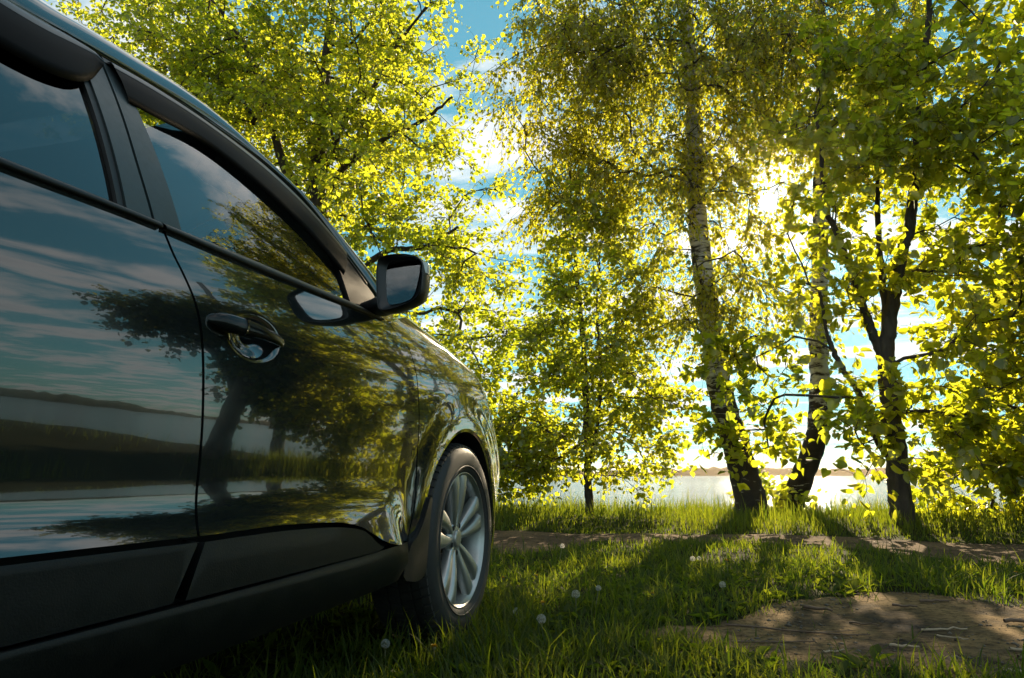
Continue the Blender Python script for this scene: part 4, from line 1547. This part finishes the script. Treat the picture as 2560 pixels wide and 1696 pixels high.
# the maple at the right, large leaves
_kr = np.random.default_rng(3)
sun_gap = lambda A: ~(np.hypot(A[:, 0] - .86, A[:, 2] - 3.95) < .28) & ~((A[:, 0] > .72) & (A[:, 0] < 1.42) & (A[:, 2] < 2.7) & (_kr.uniform(0, 1, len(A)) < .55))
make_tree('maple_tree', 'many-stemmed tree with large leaves right of the birches', 'tree', (2.0, 8.6, 0),
          [([(2.03, 8.6, -.1), (1.98, 8.6, .32), (1.99, 8.6, .97), (1.98, 8.6, 1.51), (2.0, 8.6, 1.97), (2.11, 8.6, 2.53), (2.26, 8.6, 3.1), (2.4, 8.6, 3.5), (2.54, 8.6, 4.3), (2.76, 8.6, 5.5), (2.96, 8.6, 6.6)], .125, .03),
           ([(1.96, 8.6, 1.9), (1.86, 8.58, 2.25), (1.78, 8.56, 2.6), (1.66, 8.55, 3.16), (1.49, 8.5, 3.8), (1.5, 8.5, 4.5), (1.47, 8.5, 5.0)], .055, .015),
           ([(1.98, 8.6, .70), (1.81, 8.55, .95), (1.68, 8.5, 1.43), (1.46, 8.5, 1.9), (1.38, 8.45, 2.15), (1.33, 8.45, 2.7)], .045, .015),
           ([(2.05, 8.6, 2.2), (2.05, 8.65, 2.9), (2.1, 8.7, 3.8), (2.2, 8.7, 4.8)], .05, .015)],
          [(2.3, 8.5, 4.9, 1.2, 1.2, 1.1, .7), (3.3, 8.5, 4.4, 1.1, 1.1, 1.4, .8), (1.5, 8.4, 4.1, .8, .8, .8), (1.45, 8.4, 2.9, .75, .7, .7), (3.2, 8.4, 2.7, 1.1, 1.0, 1.0), (2.6, 8.3, 1.5, 1.1, .8, .7), (1.2, 8.3, 1.5, .8, .6, .6), (3.4, 8.4, 1.2, .9, .8, .7), (2.5, 8.5, 6.1, 1.3, 1.2, 1.0, .55), (2.1, 8.2, .75, .6, .5, .4), (.45, 8.6, 2.05, .5, .4, .45, 1.8), (.9, 8.9, 1.0, .55, .4, .4, 1.6), (.2, 9.1, 1.0, .35, .3, .35, 1.6)],
          400, 61, M['leaf_maple'], M['bark'], twig_n=6, twig_len=(.22, .5), leaves_per=7, leaf_size=.090, width=.92, shape='heart', tip_r=.005, expo=.40, zmin=.35, own_leaves=300, keep=sun_gap)

# trees further along the bank (to the right, mirrored in the car doors)
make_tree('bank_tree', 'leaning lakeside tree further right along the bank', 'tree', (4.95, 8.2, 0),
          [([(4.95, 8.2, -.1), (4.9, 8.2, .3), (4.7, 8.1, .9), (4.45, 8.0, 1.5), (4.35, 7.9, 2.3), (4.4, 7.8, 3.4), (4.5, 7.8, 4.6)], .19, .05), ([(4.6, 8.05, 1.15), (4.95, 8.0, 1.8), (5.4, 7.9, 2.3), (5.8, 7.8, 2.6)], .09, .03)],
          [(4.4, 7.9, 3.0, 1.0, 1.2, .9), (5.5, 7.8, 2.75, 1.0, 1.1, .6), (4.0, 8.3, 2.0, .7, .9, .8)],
          290, 71, M['leaf_bank_shaded'], M['bark'], twig_n=6, twig_len=(.25, .5), leaves_per=9, leaf_size=.09, group='trees further right along the bank', tip_r=.006, zmin=1.0)
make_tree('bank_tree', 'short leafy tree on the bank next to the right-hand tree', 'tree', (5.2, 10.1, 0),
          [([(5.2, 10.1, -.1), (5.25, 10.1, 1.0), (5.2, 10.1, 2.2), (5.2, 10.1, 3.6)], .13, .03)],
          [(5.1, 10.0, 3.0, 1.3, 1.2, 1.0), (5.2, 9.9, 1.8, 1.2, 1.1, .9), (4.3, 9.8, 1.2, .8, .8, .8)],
          190, 72, M['leaf_bank_shaded'], M['bark'], twig_n=6, twig_len=(.25, .5), leaves_per=8, leaf_size=.10, shape='heart', width=.95, group='trees further right along the bank', tip_r=.006, zmin=.4)

# low shrubs on the bank
for k, (bx, by, rx, rz, n, lab) in enumerate([(-3.1, 9.3, .95, .95, 90, 'rounded leafy shrub on the bank just beyond the front bumper'),
                                              (-4.6, 8.9, 1.2, 1.3, 90, 'leafy shrub on the bank hidden mostly by the car'),
                                              (.85, 10.9, .45, .30, 22, 'low shrub between the two leaning birches'),
                                              (3.0, 9.1, .8, .55, 60, 'low spreading shrub right of the large-leaved tree')]):
    make_tree('shrub', lab, 'shrub', (bx, by, 0), [([(bx, by, -.08), (bx + .03, by, .3 * rz), (bx - .02, by, rz)], .03, .01), ([(bx, by, 0), (bx + .2, by, .4 * rz), (bx + .4 * rx, by, rz)], .02, .008)],
              [(bx, by, rz * .95, rx, .7, rz * .9)], n, 80 + k, M['leaf_alder'] if k != 3 else M['leaf_maple'], M['bark'], twig_n=5, twig_len=(.18, .36), leaves_per=8, leaf_size=.075, zmin=.15, tip_r=.004, trunk_sides=8, group='low shrubs on the bank')


# ------------------------------------------------------------------ grass
def car_mask(x, y):
    return np.zeros_like(x, bool)


def blades(P, height, lean, width, r, tone):
    """curved tapering grass blades"""
    n = len(P)
    a = r.uniform(0, 2 * math.pi, n)
    fx, fy = np.cos(a), np.sin(a)
    wx, wy = -fy, fx
    V = np.zeros((n, 7, 3))
    for k, (t, w) in enumerate(((0, 1.0), (.4, .9), (.75, .6))):
        bx = lean * t ** 1.8 * height
        z = height * (t - .25 * np.minimum(lean, 1.2) * t ** 2)
        for sgn, kk in ((-.5, 2 * k), (.5, 2 * k + 1)):
            V[:, kk, 0] = P[:, 0] + fx * bx + wx * width * w * sgn
            V[:, kk, 1] = P[:, 1] + fy * bx + wy * width * w * sgn
            V[:, kk, 2] = P[:, 2] + z
    V[:, 6, 0] = P[:, 0] + fx * lean * height
    V[:, 6, 1] = P[:, 1] + fy * lean * height
    V[:, 6, 2] = P[:, 2] + height * (1 - .25 * np.minimum(lean, 1.2))
    b = np.arange(n)[:, None, None] * 7
    T = np.array([(0, 1, 3), (0, 3, 2), (2, 3, 5), (2, 5, 4), (4, 5, 6)])
    return V.reshape(-1, 3), (b + T[None]).reshape(-1, 3), np.repeat(tone, 7)


def scatter(r, x0, x1, y0, y1, n):
    return np.column_stack([r.uniform(x0, x1, n), r.uniform(y0, y1, n)])


gr = np.random.default_rng(99)


def lawn_points(x0, x1, y0, y1, dens):
    p = scatter(gr, x0, x1, y0, y1, int(dens * (x1 - x0) * (y1 - y0)))
    cl = smooth_noise(p[:, 0], p[:, 1], 31, 5) * .5 + smooth_noise(p[:, 0], p[:, 1], 32, 14) * .5
    ok = gr.uniform(-.9, 1.0, len(p)) < cl + .45
    on_path = (p[:, 1] > path_near(p[:, 0]) + .02) & (p[:, 1] < path_far(p[:, 0]) - .02)
    edge = np.minimum(np.abs(p[:, 1] - path_near(p[:, 0])), np.abs(p[:, 1] - path_far(p[:, 0])))
    stray = gr.uniform(0, 1, len(p)) < .55 * np.exp(-edge / .10)
    ok &= (~on_path) | stray
    for pp in (patch_poly, patch2):
        inn = inside(pp, p, 0.0)
        deep = inside(pp, p, .07)
        deep2 = inside(pp, p, .19)
        ok &= ~inn | ((~deep) & (gr.uniform(0, 1, len(p)) < .40)) | (deep & ~deep2 & (cl > .05) & (gr.uniform(0, 1, len(p)) < .12)) | (deep2 & (gr.uniform(0, 1, len(p)) < .008))
    # keep clear of the tyres
    for (cx, cy) in ((-1.02, WC[0]), (-1.02, WR[0]), (2 * XC + 1.02, WC[0]), (2 * XC + 1.02, WR[0])):
        ok &= ~((np.abs(p[:, 0] - cx) < .115) & (np.abs(p[:, 1] - cy) < .12))
    return p[ok], cl[ok]


parts = []
for (x0, x1, y0, y1, dens, hs) in ((-1.2, 2.2, 1.2, 3.4, 5200, 1.0), (-2.6, 3.2, 3.4, 5.2, 2600, 1.0), (-4, 6, 5.2, 7.4, 1300, 1.0), (-3.4, -1.2, .5, 3.4, 900, 1.0), (2.2, 5, 1.0, 5.2, 450, 1.1), (-3, 5, -2, 1.2, 250, 1.1), (-9, -4, 2, 7.5, 160, 1.2)):
    p, cl = lawn_points(x0, x1, y0, y1, dens)
    n = len(p)
    h = np.clip(gr.gamma(5, .0125, n) + .018 * cl, .018, .19) * hs
    tall = gr.uniform(0, 1, n) < .015
    h[tall] *= 1.9
    z = ground_z(p[:, 0], p[:, 1]) - .004
    dist = np.hypot(p[:, 0], p[:, 1])
    w = .0030 + .0022 * gr.uniform(0, 1, n) + .00045 * dist
    tone = np.clip(gr.normal(.42, .30, n) + .3 * cl, 0, 1)
    parts.append(blades(np.column_stack([p, z]), h, gr.uniform(.15, 1.25, n), w, gr, tone))


def join(parts):
    V, F, T, k = [], [], [], 0
    for v, f, t in parts:
        V.append(v)
        F.append(f + k)
        T.append(t)
        k += len(v)
    return np.vstack(V), np.vstack(F), np.concatenate(T)


p = np.vstack([scatter(gr, -.90, -.70, 2.1, 2.95, 620), scatter(gr, -1.15, -.88, 2.02, 2.17, 180), scatter(gr, -1.1, -.86, 2.80, 2.95, 160)])
n = len(p)
parts.append(blades(np.column_stack([p, ground_z(p[:, 0], p[:, 1]) - .004]), np.clip(gr.gamma(7, .0145, n), .04, .19), gr.uniform(.15, 1.0, n), .0042 + .002 * gr.uniform(0, 1, n), gr, np.clip(gr.normal(.5, .28, n), 0, 1)))
V, F, T = join(parts)
tag(big_mesh('lawn_grass', V, F, M['grass'], tone=T), 'short green grass of the lawn around the car', 'grass', kind='stuff')

# tall grass on the bank
parts = []
for (x0, x1, dens) in ((-4.5, 5.0, 650), (5.0, 14, 15), (-12, -4.5, 120)):
    p = scatter(gr, x0, x1, 7.3, 11.6, int(dens * (x1 - x0) * 4.3))
    ok = (p[:, 1] > path_far(p[:, 0]) - .05) & (p[:, 1] < shore_y(p[:, 0]) + .9)
    cl = smooth_noise(p[:, 0], p[:, 1], 41, 2.4) * .6 + smooth_noise(p[:, 0], p[:, 1], 42, 8) * .5
    ok &= gr.uniform(-1.3, 1, len(p)) < cl + .4
    p, cl = p[ok], cl[ok]
    n = len(p)
    h = np.clip(gr.gamma(6, .026, n) * (1 + .6 * cl), .05, .55) * (.55 + .45 * sm(7.3, 8.3, p[:, 1]))
    tone = np.clip(gr.normal(.5, .22, n) + .25 * cl, 0, 1)
    parts.append(blades(np.column_stack([p, ground_z(p[:, 0], p[:, 1]) - .01]), h, gr.uniform(.05, .75, n), .006 + .004 * gr.uniform(0, 1, n), gr, tone))
V, F, T = join(parts)
tag(big_mesh('bank_grass', V, F, M['grass'], tone=T), 'tall grass along the lake bank behind the path', 'grass', kind='stuff')

# broad weed leaves low in the lawn
nw = 900
p, cl = lawn_points(-1.6, 2.6, 1.4, 5.0, 60)
p = p[gr.permutation(len(p))[:nw]]
rep = 6
c = np.repeat(p, rep, 0)
a = gr.uniform(0, 2 * math.pi, len(c))
d = np.column_stack([np.cos(a), np.sin(a), gr.uniform(.15, .9, len(c))])
pos = np.column_stack([c + np.column_stack([np.cos(a), np.sin(a)]) * .01, ground_z(c[:, 0], c[:, 1]) + .006])
sz = gr.uniform(.03, .085, len(c))
V, F, T = leaf_mesh(pos, d, np.column_stack([-np.cos(a) * .5, -np.sin(a) * .5, np.ones(len(c))]), sz, np.full(len(c), .55), gr.uniform(0, .1, len(c)), np.clip(gr.normal(.45, .2, len(c)), 0, 1), 'oval')
tag(big_mesh('lawn_weeds', V, F, M['grass'], tone=T), 'broad weed leaves growing low in the lawn', 'weeds', kind='stuff')


# ------------------------------------------------------------------ small things on the ground
def stem_tube(p0, p1, r0, n=5, sag=.1):
    t = np.linspace(0, 1, n)
    p0, p1 = np.array(p0), np.array(p1)
    P = p0 + (p1 - p0) * t[:, None]
    side = np.cross(p1 - p0, [0, 0, 1.0])
    P = P + side * (np.sin(t * math.pi) * sag)[:, None]
    return tube(P, np.full(n, r0), 6)


def ball(c, rx, rz, nu=12, nv=7):
    V, F = [], []
    for j in range(nv + 1):
        th = math.pi * j / nv
        for i in range(nu):
            a = 2 * math.pi * i / nu
            V.append((c[0] + rx * math.sin(th) * math.cos(a), c[1] + rx * math.sin(th) * math.sin(a), c[2] + rz * math.cos(th)))
    for j in range(nv):
        for i in range(nu):
            F.append((j * nu + i, j * nu + (i + 1) % nu, (j + 1) * nu + (i + 1) % nu, (j + 1) * nu + i))
    return np.array(V), np.array(F)


def dandelion_clock(x, y, hgt, lean, label, size=.021, full=1.0):
    z = float(ground_z(x, y))
    root = empty('dandelion_clock', (x, y, z))
    tag(root, label, 'dandelion', 'dandelion seed heads in the lawn')
    top = np.array([x + lean[0], y + lean[1], z + hgt])
    V, F = stem_tube((x, y, z - .01), top, .0018)
    big_mesh('stem', V, F, M['stem'], root, smooth=True, off=(x, y, z))
    V, F = ball(top, .004, .005, 8, 5)
    big_mesh('seed_core', V, F, M['stem'], root, smooth=True, off=(x, y, z))
    # a globe of parachutes: a fine spoke and a small star each
    Vs, Fs, k = [], [], 0
    n = int(85 * full)
    ga = math.pi * (3 - math.sqrt(5))
    for i in range(n):
        zz = 1 - 2 * (i + .5) / n
        if zz < -.75:
            continue
        rr = math.sqrt(1 - zz * zz)
        d = np.array([rr * math.cos(ga * i), rr * math.sin(ga * i), zz]) + gr.normal(0, .08, 3)
        d /= np.linalg.norm(d)
        s1 = np.cross(d, [.3, .5, .8])
        s1 /= np.linalg.norm(s1)
        s2 = np.cross(d, s1)
        w = .00022
        a, b = top + d * .004, top + d * size * .78
        Vs += [a - s1 * w, a + s1 * w, b + s1 * w, b - s1 * w]
        Fs.append((k, k + 1, k + 2, k + 3))
        k += 4
        for q in range(7):
            an = 2 * math.pi * q / 7 + i
            e = s1 * math.cos(an) + s2 * math.sin(an)
            f = s1 * -math.sin(an) + s2 * math.cos(an)
            c = b + d * size * .22 + e * size * .30
            Vs += [b - f * w, b + f * w, c + f * w * 1.6, c - f * w * 1.6]
            Fs.append((k, k + 1, k + 2, k + 3))
            k += 4
    big_mesh('seed_head', np.array(Vs), np.array(Fs), M['fluff'], root, tone=np.full(len(Vs), .5), off=(x, y, z))
    return root


def dandelion_flower(x, y, hgt, lean, label, size=.016):
    z = float(ground_z(x, y))
    root = empty('dandelion_flower', (x, y, z))
    tag(root, label, 'dandelion', 'yellow dandelion flowers in the lawn')
    top = np.array([x + lean[0], y + lean[1], z + hgt])
    V, F = stem_tube((x, y, z - .01), top, .0018)
    big_mesh('stem', V, F, M['stem'], root, smooth=True, off=(x, y, z))
    n = 46
    a = gr.uniform(0, 2 * math.pi, n)
    tilt = np.linspace(.15, 1.5, n)
    d = np.column_stack([np.cos(a), np.sin(a), tilt])
    pos = np.repeat(top[None], n, 0)
    V, F, T = leaf_mesh(pos, d, np.column_stack([-np.cos(a) * tilt, -np.sin(a) * tilt, np.ones(n)]), gr.uniform(.8, 1.1, n) * size, np.full(n, .35), np.zeros(n), np.full(n, .5), 'oval')
    big_mesh('petals', V, F, M['petal'], root, off=(x, y, z))
    V, F = ball(top - np.array([0, 0, .004]), .006, .007, 10, 6)
    big_mesh('calyx', V, F, M['stem'], root, smooth=True, off=(x, y, z))


for (x, y, h, ln_, sz, full, lab) in [
        (-1.00, 4.55, .155, (.035, 0), .023, 1, 'lone tall dandelion clock standing before the path behind the front wheel'),
        (-.60, 2.50, .095, (-.01, 0), .024, 1, 'largest round dandelion clock in the grass right of the wheel'),
        (-.585, 3.02, .105, (.0, 0), .026, .8, 'thinning dandelion clock beside a yellow flower near the wheel'),
        (-.53, 3.16, .11, (.02, 0), .018, 1, 'small dense dandelion clock right of the thinning one'),
        (-.16, 4.45, .10, (.02, 0), .024, .9, 'dandelion clock in mid-lawn left of the bare stalks'),
        (.02, 3.62, .075, (0, 0), .023, .7, 'dandelion clock at the grass edge near the bare earth'),
        (-.78, 2.78, .07, (0, 0), .022, .6, 'ragged dandelion clock low beside the tyre'),
        (-.98, 2.02, .075, (0, 0), .020, .9, 'dandelion clock in deep shade under the sill'),
        (-.05, 4.35, .11, (-.05, 0), .019, .5, 'half-bald dandelion clock on a slanting stalk')]:
    dandelion_clock(x, y, h, ln_, lab, sz * .68, full * .7)
for (x, y, h, sz, lab) in [(-.72, 2.95, .075, .018, 'yellow dandelion bloom between wheel and dandelion clocks'),
                           (.06, 4.32, .10, .016, 'yellow dandelion right of the slanting bare stalk'),
                           (-1.02, 3.4, .085, .015, 'yellow dandelion beside the front tyre'),
                           (-.86, 2.12, .055, .017, 'yellow dandelion in the shade below the front wheel'),
                           (-.28, 3.45, .05, .014, 'yellow dandelion half sunk in mid-lawn grass'),
                           (1.55, 4.5, .06, .015, 'yellow dandelion near the small worn spot at right'),
                           (-.92, 3.75, .06, .014, 'yellow dandelion behind the tyre toward the path')]:
    dandelion_flower(x, y, h, (gr.uniform(-.02, .02), 0), lab, sz * .8)


# twigs on the bare earth
def make_twig(x, y, L, ang, r0, mat, label, fork=False):
    z = float(ground_z(x, y)) + .008
    root = empty('fallen_twig', (x, y, z))
    tag(root, label, 'twig', 'twigs lying on the bare earth')
    n = 8
    t = np.linspace(-.5, .5, n)
    d = np.array([math.cos(ang), math.sin(ang), 0])
    e = np.array([-d[1], d[0], 0])
    P = np.array([x, y, 0]) + d * (t * L)[:, None] + e * (gr.normal(0, .022, n) * L)[:, None]
    P[:, 2] = ground_z(P[:, 0], P[:, 1]) + .009 + r0 + np.abs(gr.normal(0, .003, n))
    V, F = tube(P, np.linspace(r0, r0 * .55, n), 7)
    big_mesh('stick', V, F, mat, root, smooth=True, off=(x, y, z))
    if fork:
        k = 4
        q = np.linspace(0, 1, 5)
        d2 = d * .8 + e * .55
        P2 = P[k] + d2 * (q * L * .4)[:, None]
        P2[:, 2] = ground_z(P2[:, 0], P2[:, 1]) + .009 + r0
        V, F = tube(P2, np.linspace(r0 * .6, r0 * .3, 5), 6)
        big_mesh('side_shoot', V, F, mat, root, smooth=True, off=(x, y, z))


for (x, y, L, a, r0, mt, fk, lab) in [
        (.28, 3.02, .52, -.15, .0042, 'twig', True, 'long thin brown twig across the left of the bare earth'),
        (.18, 2.78, .30, .30, .004, 'twig', False, 'curved twig at the near left edge of the bare earth'),
        (.82, 3.12, .17, .25, .005, 'pale_twig', False, 'pale bent twig in the middle of the bare earth'),
        (.80, 2.95, .11, -.75, .004, 'pale_twig', True, 'forked pale twig nearest the middle of the earth patch'),
        (.98, 2.78, .13, .06, .005, 'pale_twig', False, 'short straight pale twig lower right on the earth'),
        (.60, 2.76, .09, -.2, .006, 'pale_twig', False, 'stubby pale chip of wood in the lower middle of the earth'),
        (1.16, 3.30, .16, .1, .008, 'twig', False, 'thick dark stick at the right of the bare earth'),
        (.42, 3.48, .13, -.5, .009, 'twig', False, 'dark curled bark piece at the far left of the earth'),
        (.95, 3.72, .12, .1, .007, 'twig', False, 'dark stick near the far grass edge of the earth'),
        (.80, 3.60, .10, -.3, .006, 'twig', False, 'small dark stick left of the far one on the earth'),
        (.93, 2.62, .09, -.1, .008, 'twig', False, 'dark blunt stick close to the near grass edge'),
        (.56, 3.22, .12, -.6, .004, 'twig', False, 'thin slanting twig left of centre on the earth'),
        (.36, 2.66, .08, .5, .004, 'pale_twig', False, 'tiny pale twig by the near left grass edge'),
        (.86, 2.47, .14, -.25, .006, 'pale_twig', False, 'pale split stick at the very front of the earth')]:
    make_twig(x, y, L, a, r0, M[mt], lab, fk)

# clods and crumbs too small to count
p = scatter(gr, -.1, 2.4, 2.35, 4.0, 5200)
cl = smooth_noise(p[:, 0], p[:, 1], 55, 6)
p = p[inside(patch_poly, p, .02) & (gr.uniform(-1, 1, len(p)) < cl)]
Vs, Fs = [], []
oct_v = np.array([(1, 0, 0), (0, 1, 0), (-1, 0, 0), (0, -1, 0), (0, 0, 1), (0, 0, -1)], float)
oct_f = np.array([(0, 1, 4), (1, 2, 4), (2, 3, 4), (3, 0, 4), (1, 0, 5), (2, 1, 5), (3, 2, 5), (0, 3, 5)])
sz = np.clip(gr.gamma(1.6, .0022, len(p)), .0015, .014)
V = (oct_v[None] * gr.uniform(.6, 1.3, (len(p), 6, 1))) * sz[:, None, None] * np.array([1, 1, .6]) + np.column_stack([p, ground_z(p[:, 0], p[:, 1]) + .008])[:, None]
big = (np.arange(len(p))[:, None, None] * 6 + oct_f[None]).reshape(-1, 3)
tag(big_mesh('soil_crumbs', V.reshape(-1, 3), big, M['stone']), 'crumbs of soil strewn over the bare earth', 'soil', kind='stuff')

# ------------------------------------------------------------------ air over the lake
def make_haze():
    m = bpy.data.materials.new('summer_haze')
    m.use_nodes = True
    nd, lk = new_nodes(m.node_tree)
    v = N(nd, 'ShaderNodeVolumePrincipled', i_Density=HAZE, i_Anisotropy=0.86)
    v.inputs['Color'].default_value = (1.0, 0.82, 0.64, 1)
    out = nd.new('ShaderNodeOutputMaterial')
    lk.new(v.outputs[0], out.inputs['Volume'])
    x, y0, y1, z0, z1 = 2600, -600, 2600, -3.0, 26.0
    V = [(a, b, c) for a in (-x, x) for b in (y0, y1) for c in (z0, z1)]
    F = [(0, 1, 3, 2), (4, 6, 7, 5), (0, 4, 5, 1), (2, 3, 7, 6), (0, 2, 6, 4), (1, 5, 7, 3)]
    tag(mesh_obj('haze', V, F, m, smooth=False), 'warm haze in the air over lawn and lake', 'haze', kind='stuff')


HAZE = 0.0001
make_haze()
